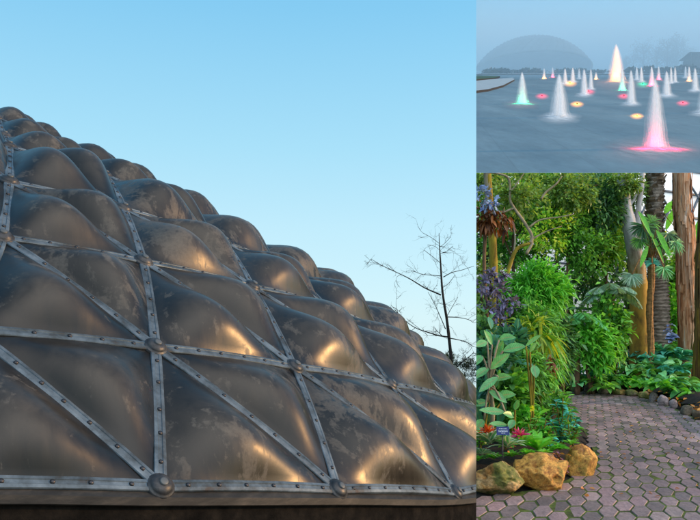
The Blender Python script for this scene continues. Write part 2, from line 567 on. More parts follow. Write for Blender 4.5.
strut_list = sorted(edges.values(), key=lambda e: (e[0].y + e[1].y))
bolts = []
for a, b in strut_list[:100]:
    if not (in_yard(a) or in_yard(b)): continue
    mb, bl = strut(a, b)
    o = mb.build('strut', M['steel'], dome, YARD, smooth=False)
    bolts += [(p, n, o) for p, n in bl if in_yard(p)]
bolts.sort(key=lambda q: q[0].y)
for p, n, o in bolts[:96]:
    mb = MB(); dome_cap(mb, p, n, [(.0135, 0), (.0135, .006), (.010, .011), (.004, .013)], 8)
    mb.build('bolt', M['bolt'], o)
rest = MB()
for p, n, o in bolts[96:]:
    if p.y < 14: dome_cap(rest, p, n, [(.0135, 0), (.0135, .006), (.008, .012)], 6)
tag(rest.build('bolts', M['bolt'], dome, YARD), kind='stuff')
used_nodes = {k for e in edges for k in e}
for k in sorted(used_nodes, key=lambda q: NODES[q].y):
    p = NODES[k]; n = up_at(p)
    if not in_yard(p) or n.dot(p.normalized()) > .35: continue
    mb = MB()
    dome_cap(mb, p, n, [(.078, -.03), (.078, .012), (.073, .018), (.064, .021), (.062, .027), (.053, .038), (.038, .046), (.020, .050)], 24)
    h = mb.build('hub', M['hub'], dome, YARD)
    mb = MB(); dome_cap(mb, p + n * .049, n, [(.024, -.004), (.024, .007), (.018, .010)], 14)
    mb.build('hub_plug', M['plug'], h, YARD)

# the sill and the low dark wall under the lattice
base = [NODES[(i, 0)] for i in range(-2, 5)]
base_s = [Vector(q) for q in smooth_path([tuple(p) for p in base], 8)]


def band(mb, prof):
    """prof: (outwards, down) pairs swept along the foot of the dome"""
    vs, fs = [], []
    for p in base_s:
        o = Vector((p.x - C_D.x, p.y - C_D.y, 0)).normalized()
        for (x, z) in prof: vs.append(tuple(p + o * x + Vector((0, 0, z))))
    m = len(prof)
    for s in range(len(base_s) - 1):
        for q in range(m - 1): fs.append((s * m + q, s * m + q + 1, (s + 1) * m + q + 1, (s + 1) * m + q))
    mb.add(vs, fs)


mb = MB(); band(mb, [(-.05, .02), (.03, -.028), (.060, -.045), (.066, -.085), (.058, -.092), (.0, -.094)])
mb.build('base_sill', M['sill'], dome, YARD, smooth=False)
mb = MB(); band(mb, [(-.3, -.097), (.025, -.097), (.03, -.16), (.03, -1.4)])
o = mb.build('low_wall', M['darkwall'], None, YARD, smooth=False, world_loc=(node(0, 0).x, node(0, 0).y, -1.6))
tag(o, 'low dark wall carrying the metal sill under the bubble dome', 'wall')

# ground of the dome yard: falls away from the camera, so it stays out of sight behind the dome
mb = MB()
gs = -(490 - PY) / F
def yard_z(y): return -1.55 + gs * (max(y, 3) - 3)
xs = [-900, -300, -80, -20, -5, 1, 8, 40, 200, 600]; ys = [-400, -60, -15, 0, 3, 6, 9, 15, 30, 80, 250, 700, 1500]
vs = [(x, y, yard_z(y)) for y in ys for x in xs]
fs = [(b * len(xs) + a, b * len(xs) + a + 1, (b + 1) * len(xs) + a + 1, (b + 1) * len(xs) + a) for b in range(len(ys) - 1) for a in range(len(xs) - 1)]
mb.add(vs, fs)
tag(mb.build('ground', M['earth'], None, YARD), kind='structure')

# ------------------------------------------------------------------ bare tree beyond the dome
M['twig'] = rough_mat('dark_twig_bark', [(.012, .011, .010), (.03, .026, .024)], 8, .9)
M['needle'] = leaf_mat('dark_needles', [(.012, .025, .012), (.03, .05, .02), (.02, .035, .016)], .15)
TD = 16.0
def tp(x, y, k=0.0): return at(x, y, TD + k)
bare = thing('bare_tree', 'bare leafless tree with thin twiggy branches rising behind the dome', 'tree', (tp(456, 330).x, TD, yard_z(TD)))
tr = smooth_path([(tp(456, 380).x, TD, yard_z(TD)), tp(455, 420), tp(451.5, 365), tp(447.5, 325), tp(442.5, 292), tp(440.5, 262), tp(439.5, 246), tp(439, 233)], 5)
mb = MB(); tube(mb, tr, taper(.062, .005, len(tr), .8), 7, .15)
trunk = mb.build('trunk', M['twig'], bare)
LIMBS = [([(441, 295), (425, 288), (410, 279), (398, 273), (383, 266), (371, 259)], .026), ([(448, 337), (438, 335.5), (430, 333), (418, 329), (408, 323), (398, 313), (391, 305)], .028),
         ([(443.5, 277), (452, 272.5), (462, 270), (474, 266)], .017), ([(447.5, 317), (458, 317.5), (468, 319.5), (474, 323)], .017), ([(448.5, 338), (459, 340), (468, 343), (474, 347)], .020),
         ([(441.5, 276), (430, 275), (421, 274), (411, 270)], .013), ([(445.5, 329), (440, 316), (434, 303), (428, 292)], .016), ([(440, 247), (445, 243), (450.5, 237)], .008),
         ([(440, 244), (432, 238), (423, 233)], .008), ([(440.5, 263), (433, 257), (424, 250)], .009), ([(440, 254), (447, 251), (453, 246)], .008), ([(453, 371), (461, 363), (470, 356), (474, 352)], .022),
         ([(442, 288), (449, 283), (455, 275)], .010), ([(446, 318), (451, 309), (458, 297)], .010), ([(439.8, 250), (434, 246), (428, 245)], .006)]
rt = random.Random(5)


def twigs(mb, p, d, L, r, lev):
    n = 4; pts = [p]; dd = Vector(d)
    for q in range(n):
        dd = (dd + Vector((rt.gauss(0, .22), rt.gauss(0, .22), rt.gauss(.03, .22)))).normalized()
        pts.append(pts[-1] + dd * (L / n))
    tube(mb, [tuple(q) for q in pts], taper(r, r * .35, n + 1), 4, cap=False)
    if lev > 0:
        for q in range(3):
            k = rt.randint(1, n); b = pts[k]
            ax = (dd + Vector((rt.gauss(0, .75), rt.gauss(0, .5), rt.gauss(0, .75)))).normalized()
            twigs(mb, b, ax, L * rt.uniform(.4, .7), r * .6, lev - 1)


for pts, r in LIMBS:
    mb = MB(); path = smooth_path([tp(x, y, rt.uniform(-.15, .15)) for x, y in pts], 4)
    tube(mb, path, taper(r * .75, .005, len(path), .8), 6, .2)
    for q in range((len(path) // 3 + 2) if r > .012 else 2):
        k = rt.randint(2, len(path) - 1); d = Vector(path[k] - path[k - 1]).normalized()
        ax = (d * .6 + Vector((rt.gauss(0, .7), rt.gauss(0, .5), rt.gauss(0, .7)))).normalized()
        twigs(mb, Vector(path[k]), ax, rt.uniform(.2, .5), max(.0036, r * .22), 2)
    mb.build('branch', M['twig'], bare, YARD)
for q in range(20):
    k = rt.randint(8, len(tr) - 6); mb = MB(); s = rt.choice((-1, 1))
    twigs(mb, Vector(tr[k]), (s, rt.gauss(0, .4), rt.gauss(.0, .35)), rt.uniform(.2, .36), .004, 1)
    mb.build('twig', M['twig'], bare, YARD)

con = thing('conifer', 'dark little conifer behind the foot of the bare tree', 'tree', (tp(463, 380, 1.2).x, TD + 1.2, yard_z(TD)))
q0 = tp(463, 374, 1.2)
mb = MB(); tube(mb, [(q0.x, q0.y, yard_z(TD)), tuple(tp(464, 385, 1.2)), tuple(q0)], [.04, .03, .01], 7)
mb.build('trunk', M['twig'], con, YARD)
for cx, cy, rx, ry in ((453, 362, 7, 6), (461, 370, 9, 7), (469, 378, 9, 7), (457, 380, 9, 8), (472, 366, 6, 5), (450, 357, 4, 5), (466, 363, 6, 5), (464, 392, 14, 10)):
    mb = MB(); k = (TD + 1.2) / F
    P, D = clumps(tp(cx, cy, 1.2), (rx * k, .2, ry * k), 14, 34, .20)
    leaves(mb, P, D + np.array([.2, 0, .2]), RNG.uniform(.05, .11, len(P)), .012, 'small', .1)
    mb.build('needles', M['needle'], con, YARD)

# ================================================================== 2. THE FOUNTAIN PLAZA
SL, PH = (PY - 66) / F, 5.79               # the terrace rises gently away from the garden
def depth(row): return F * PH / (row - 66)
def plz(px, row):
    d = depth(row); return Vector(((px - PX) / F * d, d, SL * d - PH))
def upx(p, n): return n / F * p.y            # n photo pixels at the depth of p, in metres

mP, nt, out = new_mat('wet_plaza_slabs')
g = geo(nt); tc = N(nt, 'ShaderNodeTexCoord')
n1 = noise_node(nt, mapping(nt, g.outputs['Position'], (1, .25, .25)), .12, 7, .65)
n2 = noise_node(nt, mapping(nt, g.outputs['Position'], (1, .3, .3)), 1.6, 6, .7)
c = ramp(nt, [(.3, (.062, .118, .155)), (.55, (.098, .178, .225)), (.75, (.145, .245, .30))], n1.outputs['Fac']).outputs[0]
c = mix_rgb(nt, .35, c, ramp(nt, [(.3, g3(.55)), (.7, g3(1.3))], n2.outputs['Fac']).outputs[0], 'MULTIPLY')
br = N(nt, 'ShaderNodeTexBrick'); br.inputs['Scale'].default_value = 1; br.inputs['Brick Width'].default_value = 4.6; br.inputs['Row Height'].default_value = 9.0
br.inputs['Mortar Size'].default_value = .05; br.offset = 0.0; br.inputs['Color1'].default_value = (1, 1, 1, 1); br.inputs['Color2'].default_value = (.93, .93, .93, 1); br.inputs['Mortar'].default_value = (.86, .86, .86, 1)
nt.links.new(mapping(nt, g.outputs['Position'], (1, 1, 1), (0, 0, .12)), br.inputs['Vector'])
c = mix_rgb(nt, 1.0, c, br.outputs['Color'], 'MULTIPLY')
p = N(nt, 'ShaderNodeBsdfPrincipled'); nt.links.new(c, p.inputs['Base Color'])
nt.links.new(ramp(nt, [(.3, g3(.55)), (.7, g3(.8))], n1.outputs['Fac']).outputs[0], p.inputs['Roughness'])
nt.links.new(bump(nt, n2.outputs['Fac'], .12, .05), p.inputs['Normal'])
nt.links.new(p.outputs[0], out.inputs['Surface'])
M['plaza'] = mP
M['kerb'] = rough_mat('pale_wet_kerb', [(.20, .26, .29), (.32, .38, .42)], .6, .7)
M['kerbside'] = rough_mat('dark_kerb_face', [(.006, .009, .012), (.014, .02, .026)], .8, .8)
M['lawn'] = rough_mat('dusk_lawn', [(.02, .06, .04), (.05, .11, .07)], .5, .9)
M['fardome'] = rough_mat('misty_panels', [(.03, .035, .04), (.075, .085, .095), (.12, .13, .14)], .06, .6)
M['fartree'] = leaf_mat('dusk_leaves', [(.008, .012, .012), (.016, .022, .018)], .1)
M['farbark'] = plain_mat('dusk_bark', (.012, .013, .015), .9)
M['shed'] = plain_mat('dusk_timber', (.012, .014, .018), .8)
M['retain'] = rough_mat('retaining_concrete', [(.05, .06, .05), (.12, .12, .10)], .6, .9)

mb = MB()
ds = [38, 42, 48, 56, 70, 90, 130, 200, 320, 520, 800, 1200, 1600]
vs, fs = [], []
for d in ds:
    for k in range(9):
        x = KX * d + (d * .75) * k / 8
        vs.append((x, d, SL * d - PH))
for a in range(len(ds) - 1):
    for b in range(8): fs.append((a * 9 + b, a * 9 + b + 1, (a + 1) * 9 + b + 1, (a + 1) * 9 + b))
mb.add(vs, fs)
tag(mb.build('plaza', M['plaza'], smooth=False), kind='structure')
mb = MB(); z = SL * 38 - PH
mb.add([(KX * 38, 38, z - .004), (KX * 38 + 30, 38, z - .004), (KX * 38 + 30, 38, -2.6), (KX * 38, 38, -2.6)], [(0, 1, 2, 3)])
tag(mb.build('retaining_wall', M['retain'], world_loc=(KX * 38 + 15, 38, -2.4)), 'tall concrete retaining wall holding up the fountain terrace', 'wall')


def slab(name, px_pts, h, mt, ms, label=None, cat=None, kind=None):
    """a raised slab on the plaza from its outline in plan"""
    pts = [plz(*q) for q in px_pts]
    top = [tuple(q + Vector((0, 0, h))) for q in pts]; bot = [tuple(q + Vector((0, 0, .004))) for q in pts]
    n = len(pts)
    mb = MB(); mb.add(top, [tuple(range(n))])
    o = mb.build(name, mt, None, PLAZ, False, tuple(pts[0]))
    mb = MB(); mb.add(top + bot, [(i, (i + 1) % n, n + (i + 1) % n, n + i) for i in range(n)])
    s = mb.build('kerb_face', ms, None, PLAZ, False, tuple(pts[0]))
    s.parent = o; s.location = (0, 0, 0)
    if kind: tag(o, kind=kind)
    else: tag(o, label, cat)
    return o


slab('raised_walk', [(473, 93.5), (488, 91.5), (503, 87.2), (514.5, 80.8), (513, 78.7), (496, 80), (473, 82.5)], .55, M['kerb'], M['kerbside'], kind='structure')
slab('lawn', [(473, 82), (496, 79.7), (500, 77.6), (473, 77.0)], .9, M['lawn'], M['kerbside'], kind='structure')
slab('terrace_edge', [(473, 75.2), (700, 75.0), (720, 74.6), (473, 74.7)], .8, M['kerb'], M['kerbside'], kind='structure')

# misty dome far across the plaza
pc = plz(531.5, 71.2); Rr = upx(pc, 57); Hh = upx(pc, 30)
fd = thing('distant_dome', 'broad low dome looming blue through the mist beyond the fountains', 'dome', tuple(pc))
NR, NS = 9, 44
def fdp(r, s):
    a = math.radians(62) * (1 - r / NR); t = 2 * math.pi * (s + .5 * (r % 2)) / NS; q = math.sin(a) / math.sin(math.radians(62))      # a low spherical cap
    c = math.cos(math.radians(62))
    return Vector((pc.x + Rr * q * math.cos(t), pc.y + Rr * q * math.sin(t) * .9, pc.z + Hh * (math.cos(a) - c) / (1 - c)))
mb = MB(); vs, fs = [], []
for r in range(NR):
    for s in range(NS):
        a, b, c_, d_ = fdp(r, s), fdp(r, s + 1), fdp(r + 1, s + (r % 2)), fdp(r + 1, s + 1 + (r % 2))
        for t in ((a, b, c_), (b, d_, c_)):
            ctr = (t[0] + t[1] + t[2]) / 3; ctr = ctr + (ctr - Vector((pc.x, pc.y, pc.z - Hh))).normalized() * 2.2
            i0 = len(vs); vs += [tuple(q) for q in t] + [tuple(ctr)]
            fs += [(i0, i0 + 1, i0 + 3), (i0 + 1, i0 + 2, i0 + 3), (i0 + 2, i0, i0 + 3)]
mb.add(vs, fs); mb.build('dome_shell', M['fardome'], fd, PLAZ)
mb = MB()
for r in range(0, NR, 1):
    for s in range(NS):
        for e in (fdp(r, s + 1), fdp(r + 1, s + (r % 2))):
            q = fdp(r, s)
            if q.y < pc.y + 5 and (e - q).length > .1: tube(mb, [tuple(q + (q - pc).normalized() * .5), tuple(e + (e - pc).normalized() * .5)], .28, 4, cap=False)
mb.build('dome_lattice', M['farbark'], fd, PLAZ)
mb = MB(); tube(mb, [(pc.x + (Rr + 1) * math.cos(t), pc.y + (Rr + 1) * math.sin(t) * .9, pc.z) for t in np.linspace(math.pi, 2 * math.pi, 40)], 1.0, 6)
mb.build('base_ring', M['farbark'], fd, PLAZ)


def misty_tree(px, row, topy, wpx, seed, label, bare=False):
    b = plz(px, row); H = upx(b, row - topy); W = upx(b, wpx)
    o = thing('misty_tree', label, 'tree', tuple(b), 'trees lost in the mist')
    r = random.Random(seed); mb = MB()
    tube(mb, [tuple(b), tuple(b + Vector((H * .02, 0, H * .5))), tuple(b + Vector((0, 0, H * .97)))], [H * .03, H * .02, H * .004], 6)
    mb.build('trunk', M['farbark'], o)
    for k in range(9):
        z0 = r.uniform(.25, .8); s = r.choice((-1, 1)); mb = MB()
        p0 = b + Vector((0, 0, H * z0)); L = W * r.uniform(.4, .9) * (1.15 - z0)
        p1 = p0 + Vector((s * L * .6, r.uniform(-3, 3), L * .4)); p2 = p1 + Vector((s * L * .4, r.uniform(-3, 3), L * .5))
        tube(mb, [tuple(p0), tuple(p1), tuple(p2)], [H * .012, H * .007, H * .002], 5)
        for q in range(6):
            u = p1 + Vector((r.gauss(0, L * .3), 0, r.gauss(L * .2, L * .25)))
            tube(mb, [tuple(p1), tuple(u)], [H * .004, H * .002], 4, cap=False)
        mb.build('branch', M['farbark'], o)
    if not bare:
        rg = np.random.default_rng(seed)
        mb = MB(); P, D = clumps(b + Vector((0, 0, H * .50)), (W * .62, W * .3, H * .50), 60, 26, .15, rg, .2)
        leaves(mb, P, D, rg.uniform(H * .025, H * .06, len(P)), H * .03, 'small', .2, rng=rg)
        mb.build('crown', M['fartree'], o)


misty_tree(643, 70.8, 40, 22, 1, 'slim misty tree with sparse crown, leftmost of the tree group across the plaza')
misty_tree(656, 70.8, 45, 24, 2, 'low spreading bare misty tree across the plaza', True)
misty_tree(667, 71.2, 39, 22, 3, 'round misty tree between a bare tree and the tallest tree')
misty_tree(676, 70.8, 34, 20, 4, 'tallest misty tree in the group beside the shed')
misty_tree(690, 70.4, 48, 20, 6, 'low bushy misty tree behind the shed roof')
misty_tree(626, 70.8, 56, 12, 8, 'small dim misty tree just right of the tall yellow fountain')


def hedge(x0, x1, row, hpx, seed, label):
    a = plz((x0 + x1) / 2, row); rg = np.random.default_rng(seed); mb = MB()
    W = upx(a, (x1 - x0) / 2); H = upx(a, hpx)
    P, D = clumps(a + Vector((0, 0, H * .42)), (W, 4, H * .55), int(14 + W * .5), 40, .13, rg, .2)
    leaves(mb, P, D, rg.uniform(1.5, 3.0, len(P)), 1.7, 'small', .2, rng=rg)
    o = mb.build('hedge', M['fartree'], None, PLAZ, True, tuple(a)); tag(o, label, 'hedge')


hedge(476, 512, 74.6, 5, 21, 'dark tufted hedge at the left foot of the misty dome')
hedge(512, 545, 74.4, 4.2, 22, 'dark hedge in front of the middle of the misty dome')
hedge(545, 604, 74.2, 3.6, 23, 'low dark hedge running from the misty dome towards the yellow fountain')
hedge(626, 660, 74.4, 6.0, 24, 'dark hedge below the slim misty tree')
hedge(656, 706, 74.4, 7.0, 25, 'tall dark hedge running past the shed')

sp = plz(697, 73.5)
shed = thing('garden_shed', 'dark open shed with a pitched roof at the far edge of the plaza', 'shed', tuple(sp))
def sb(x0, x1, y0, y1, dy=0):
    return [sp + Vector((upx(sp, x0), dy, upx(sp, y0))), sp + Vector((upx(sp, x1), dy, upx(sp, y0))), sp + Vector((upx(sp, x1), dy, upx(sp, y1))), sp + Vector((upx(sp, x0), dy, upx(sp, y1)))]
mb = MB(); f = [tuple(q) for q in sb(-13, 14, 17, 17, -9)[:2]] + [tuple(q) for q in sb(-8, 12, 20, 20, 0)[:2]] + [tuple(q) for q in sb(-13, 14, 17, 17, 9)[:2]]
mb.add(f, [(0, 1, 3, 2), (2, 3, 5, 4), (0, 2, 4), (1, 5, 3)]); mb.build('roof', M['shed'], shed, smooth=False)
mb = MB(); q = [tuple(v) for v in sb(-10, 12, 0, 15, 3)]; q2 = [tuple(Vector(v) + Vector((0, 4, 0))) for v in q]
mb.add(q + q2, [(0, 1, 2, 3), (4, 7, 6, 5), (0, 3, 7, 4), (1, 5, 6, 2), (3, 2, 6, 7)]); mb.build('wall', M['shed'], shed, smooth=False)
for x in (-10.5, -3, 4, 11):
    mb = MB(); tube(mb, [tuple(sp + Vector((upx(sp, x), -7, 0))), tuple(sp + Vector((upx(sp, x), -7, upx(sp, 17.5))))], upx(sp, .5), 6); mb.build('post', M['shed'], shed)

# ---- the jets
M['core'] = jet_mat('white_water', .74, (.95, .96, .98))
M['mist1'] = jet_mat('water_spray', .42, (.95, .96, .98))
M['mist1b'] = jet_mat('water_spray_thin', .28, (.93, .95, .98))
M['mist2'] = jet_mat('outer_spray', .15, (.92, .95, .98))
M['mist3'] = jet_mat('outer_drift', .07, (.92, .95, .98))
M['trim'] = plain_mat('light_trim', (.055, .11, .15), .6)
M['nozzle'] = plain_mat('nozzle_metal', (.02, .022, .025), .4, .6)


def jet_shell(rk, hk, seed, nz=14, seg=18):
    """a unit-high flame-shaped column of water"""
    vs, fs = [], []
    for i in range(nz + 1):
        t = i / nz
        r = .5 * rk * (1 - t ** 2.1) ** .62 * (.68 + .32 * (1 - t)) + .003
        if t < .12: r *= 1 + (.12 - t) * 1.6 * rk
        for s in range(seg):
            a = 2 * math.pi * s / seg
            k = 1 + .13 * mnoise.noise(Vector((math.cos(a) * 2, math.sin(a) * 2, t * 4 + seed)))
            vs.append((r * k * math.cos(a), r * k * math.sin(a), t * hk))
    for i in range(nz):
        for s in range(seg):
            fs.append((i * seg + s, i * seg + (s + 1) % seg, (i + 1) * seg + (s + 1) % seg, (i + 1) * seg + s))
    fs.append(tuple(nz * seg + s for s in range(seg)))
    return vs, fs


def disc(r, hgt, seed, n=7, seg=28):
    vs, fs = [], []
    for i in range(n + 1):
        t = i / n
        for s in range(seg):
            a = 2 * math.pi * s / seg
            k = 1 + .22 * t * mnoise.noise(Vector((math.cos(a) * 1.5, math.sin(a) * 1.5, seed)))
            vs.append((r * t * k * math.cos(a), r * t * k * math.sin(a) * 4.5, hgt * (1 - t) ** 1.6 + SL * r * t * k * math.sin(a) * 4.5 + .02))
    for i in range(n):
        for s in range(seg):
            fs.append((i * seg + s, i * seg + (s + 1) % seg, (i + 1) * seg + (s + 1) % seg, (i + 1) * seg + s))
    return vs, fs


def mesh_of(name, vf, m):
    me = bpy.data.meshes.new(name); me.from_pydata(vf[0], [], vf[1]); me.polygons.foreach_set('use_smooth', [True] * len(me.polygons)); me.materials.append(m)
    return me


APRON = jet_mat('thin_apron', .14, (.7, .78, .88))
LAYERS = (('water_core', .30, .93, 'core'), ('water_spray', .46, .96, 'mist1'), ('water_spray', .62, .98, 'mist1b'), ('outer_spray', .80, .99, 'mist2'), ('outer_spray', 1.0, 1.0, 'mist3'))
JM = [[(n_, mesh_of(n_, jet_shell(r_, h_, s_ * 3.1 + q_ * 1.7), M[m_])) for q_, (n_, r_, h_, m_) in enumerate(LAYERS)]
      for s_ in range(4)]
TINT = {'white': None, 'green': (.02, 1, .36), 'orange': (1, .33, .03), 'red': (1, .02, .07), 'pink': (1, .015, .08), 'yellow': (1, .28, .03)}


def child(name, me, parent, sc):
    o = bpy.data.objects.new(name, me); COL.objects.link(o); o.parent = parent; o.scale = sc; return o


def lamp(name, loc, col, power, size, parent=None, aim=(0, .5, -.86)):
    """a shielded lamp: a wide soft cone thrown on the water and the slabs"""
    l = bpy.data.lights.new(name, 'SPOT'); l.color = col; l.energy = power; l.shadow_soft_size = size; l.spot_size = math.radians(158); l.spot_blend = 1.0
    o = bpy.data.objects.new(name, l); COL.objects.link(o); o.location = loc
    o.rotation_euler = Vector(aim).to_track_quat('-Z', 'Y').to_euler()
    if parent: o.parent = parent
    return o


def pool(p, r, depth_r, hgt, seed, n=8, seg=36):
    """a ragged wet patch round a jet, long in the direction away from the viewer's terrace; u runs from heart to rim"""
    vs, fs, uv = [], [], []
    for i in range(n + 1):
        t = i / n
        for s in range(seg):
            a = 2 * math.pi * s / seg
            k = 1 + .22 * t * mnoise.noise(Vector((math.cos(a) * 1.6, math.sin(a) * 1.6, seed)))
            dy = depth_r * t * k * math.sin(a)
            vs.append((p.x + r * t * k * math.cos(a) + p.x / p.y * dy, p.y + dy, p.z + SL * dy + hgt * (1 - t) ** 1.6 + .03)); uv.append((t, 0))
    for i in range(n):
        for s in range(seg): fs.append((i * seg + s, i * seg + (s + 1) % seg, (i + 1) * seg + (s + 1) % seg, (i + 1) * seg + s))
    mb = MB(); mb.add(vs, fs, uv); return mb


def foam_mat(name, alpha, col):
    m, nt, out = new_mat(name)
    g = geo(nt); uvn = N(nt, 'ShaderNodeUVMap'); sx = N(nt, 'ShaderNodeSeparateXYZ'); nt.links.new(uvn.outputs[0], sx.inputs[0])
    n = noise_node(nt, mapping(nt, g.outputs['Position'], (1, .3, .3)), 1.3, 5, .65)
    d = N(nt, 'ShaderNodeBsdfDiffuse'); d.inputs['Color'].default_value = (*col, 1); tr = N(nt, 'ShaderNodeBsdfTransparent'); mx = N(nt, 'ShaderNodeMixShader')
    f = math_n(nt, 'MULTIPLY', ramp(nt, [(0, g3(alpha)), (.35, g3(alpha * .7)), (.75, g3(alpha * .2)), (1, g3(0))], sx.outputs[0]).outputs[0], ramp(nt, [(.3, g3(.4)), (.7, g3(1.2))], n.outputs['Fac']).outputs[0], True)
    nt.links.new(f, mx.inputs[0]); nt.links.new(tr.outputs[0], mx.inputs[1]); nt.links.new(d.outputs[0], mx.inputs[2]); nt.links.new(mx.outputs[0], out.inputs['Surface'])
    return m


M['foam'] = foam_mat('splash_foam', .80, (.80, .86, .92))
M['foam_tinted'] = foam_mat('lit_splash_foam', .90, (.42, .42, .46))  # darker than the plain foam so the lamp tint stays strong
JETS = [(522, 104, 71.5, 13, 'green', 'slim white jet lit green at its foot'), (559, 117.5, 73.5, 21, 'white', 'broad plain white jet, widest of the unlit fountains'),
        (544, 79, 68, 4.5, 'orange', 'tiny distant jet glowing orange at its foot'), (552.6, 77.5, 67, 4.2, 'red', 'tiny distant jet glowing red'),
        (565, 83.5, 68, 6, 'white', 'thin white jet just behind the broad plain white one'), (572.7, 81.5, 67, 6, 'white', 'thin white jet second behind the broad white one'),
        (579, 78.5, 68, 4.4, 'white', 'very small white jet between two taller ones far back'), (584, 95, 68.5, 9.5, 'white', 'tall narrow white jet beside a red floor light'),
        (590.8, 89, 68.5, 6, 'white', 'narrow white jet left of the yellow fountain'), (596, 79.5, 72, 4.4, 'orange', 'stubby orange glowing jet far back left of the yellow fountain'),
        (616, 82.5, 43.5, 17, 'yellow', 'tallest fountain of all, glowing yellow'), (622, 90.5, 68, 8, 'green', 'pale green lit jet in front of the tall yellow fountain'),
        (631, 104, 69.5, 11, 'white', 'white jet behind an orange floor light'), (636.7, 79.5, 66.5, 5, 'white', 'small white jet just right of the yellow fountain'),
        (641.3, 81.5, 66.5, 5.4, 'white', 'second small white jet right of the yellow fountain'), (651.6, 86, 66, 7, 'pink', 'pinkish jet behind the big pink one'),
        (658.6, 80, 66, 5, 'red', 'small far jet tinted red near the pinkish jet'), (666.5, 95.5, 70.5, 10.5, 'white', 'white jet just right of the big pink fountain'),
        (671, 83, 66.5, 4.6, 'white', 'left one of two slim white jets close together'), (675, 82, 66.5, 4.4, 'white', 'right one of two slim white jets close together'),
        (685.5, 77.5, 66, 4.2, 'white', 'small white jet in front of the shed'), (689, 81.5, 66, 5.4, 'orange', 'small orange lit jet near the shed'),
        (695, 90.5, 67.5, 8.5, 'white', 'white jet at the right before the dark hedge'), (655, 149, 77.5, 24, 'pink', 'largest nearest jet, glowing pink at its foot'),
        (704, 113, 80, 15, 'white', 'white jet cut off by the right edge of the view')]
for k, (px, row, top, wd, tint, label) in enumerate(JETS):
    p = plz(px, row); h = upx(p, row - top); wm = upx(p, wd)
    o = thing('fountain_jet', label, 'fountain', tuple(p), 'fountain jets on the plaza')
    for n_, me_ in JM[k % 4]:
        child(n_, me_, o, (wm, wm, h))
    big = (2.5 if wd > 20 else 1.6) if TINT[tint] and wd > 10 else 1.15  # lit jets get wider foam, shaped to spread the coloured glow
    pool(p, wm * big, wd * .27 * big * p.y / (row - 66), wm * .07, k * 1.7).build('splash_pool', M['foam_tinted' if TINT[tint] else 'foam'], o)
    if TINT[tint]:
        s = p.y / 48.8
        pw = {'pink': 190, 'yellow': 45, 'green': 50, 'orange': 55, 'red': 50}[tint] * s * s * (wd / 16) ** 1.2
        glow = bpy.data.lights.new('lamp', 'POINT'); glow.color = TINT[tint]; glow.energy = pw * (.30 if tint != 'yellow' else 1.4); glow.shadow_soft_size = wm * .06
        gl = bpy.data.objects.new('lamp', glow); COL.objects.link(gl); gl.parent = o; gl.location = (0, 0, h * (.10 if tint != 'yellow' else .18))
        for dx_, dy_ in ((0, .75), (-.45, .55), (.45, .55)):
            lamp('lamp', (dx_ * wm * (1.5 if wd > 20 else 1), -wm * dy_, wm * .40 - SL * wm * dy_), TINT[tint], pw * 1.5, wm * .15, o)
        if tint == 'yellow':
            for z_ in (.40, .66): lamp('lamp', (0, -wm * .75, h * z_), TINT[tint], pw * 1.3, wm * .2, o, (0, 1, 0))

FLOOR = [(542, 96, 'red', 'red floor light behind the broad white jet'), (577, 104, 'orange', 'bright orange floor light right of the broad white jet'), (588.6, 91.5, 'red', 'red floor light beside the tall narrow jet'),
         (637, 116, 'orange', 'large orange floor light left of the big pink fountain'), (624, 96, 'red', 'small red floor light in front of the pale green jet'), (683, 103, 'red', 'red floor light at the right of the plaza'),
         (570, 83, 'orange', 'faint orange floor light far back among thin white jets'), (643, 84, 'green', 'faint green floor light behind the small white jets')]
def glow_disc_mat(name, col, k):
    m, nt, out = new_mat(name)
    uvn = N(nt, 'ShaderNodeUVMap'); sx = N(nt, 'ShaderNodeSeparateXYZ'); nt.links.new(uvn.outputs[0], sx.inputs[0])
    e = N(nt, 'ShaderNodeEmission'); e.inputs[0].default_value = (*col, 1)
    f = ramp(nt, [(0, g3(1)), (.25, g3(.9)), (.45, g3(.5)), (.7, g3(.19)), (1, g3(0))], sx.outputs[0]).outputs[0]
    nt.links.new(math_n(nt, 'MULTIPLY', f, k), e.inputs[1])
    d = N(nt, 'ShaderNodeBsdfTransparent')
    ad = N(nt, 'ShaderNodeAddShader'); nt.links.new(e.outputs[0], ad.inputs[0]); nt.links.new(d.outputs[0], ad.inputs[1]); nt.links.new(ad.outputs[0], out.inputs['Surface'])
    return m


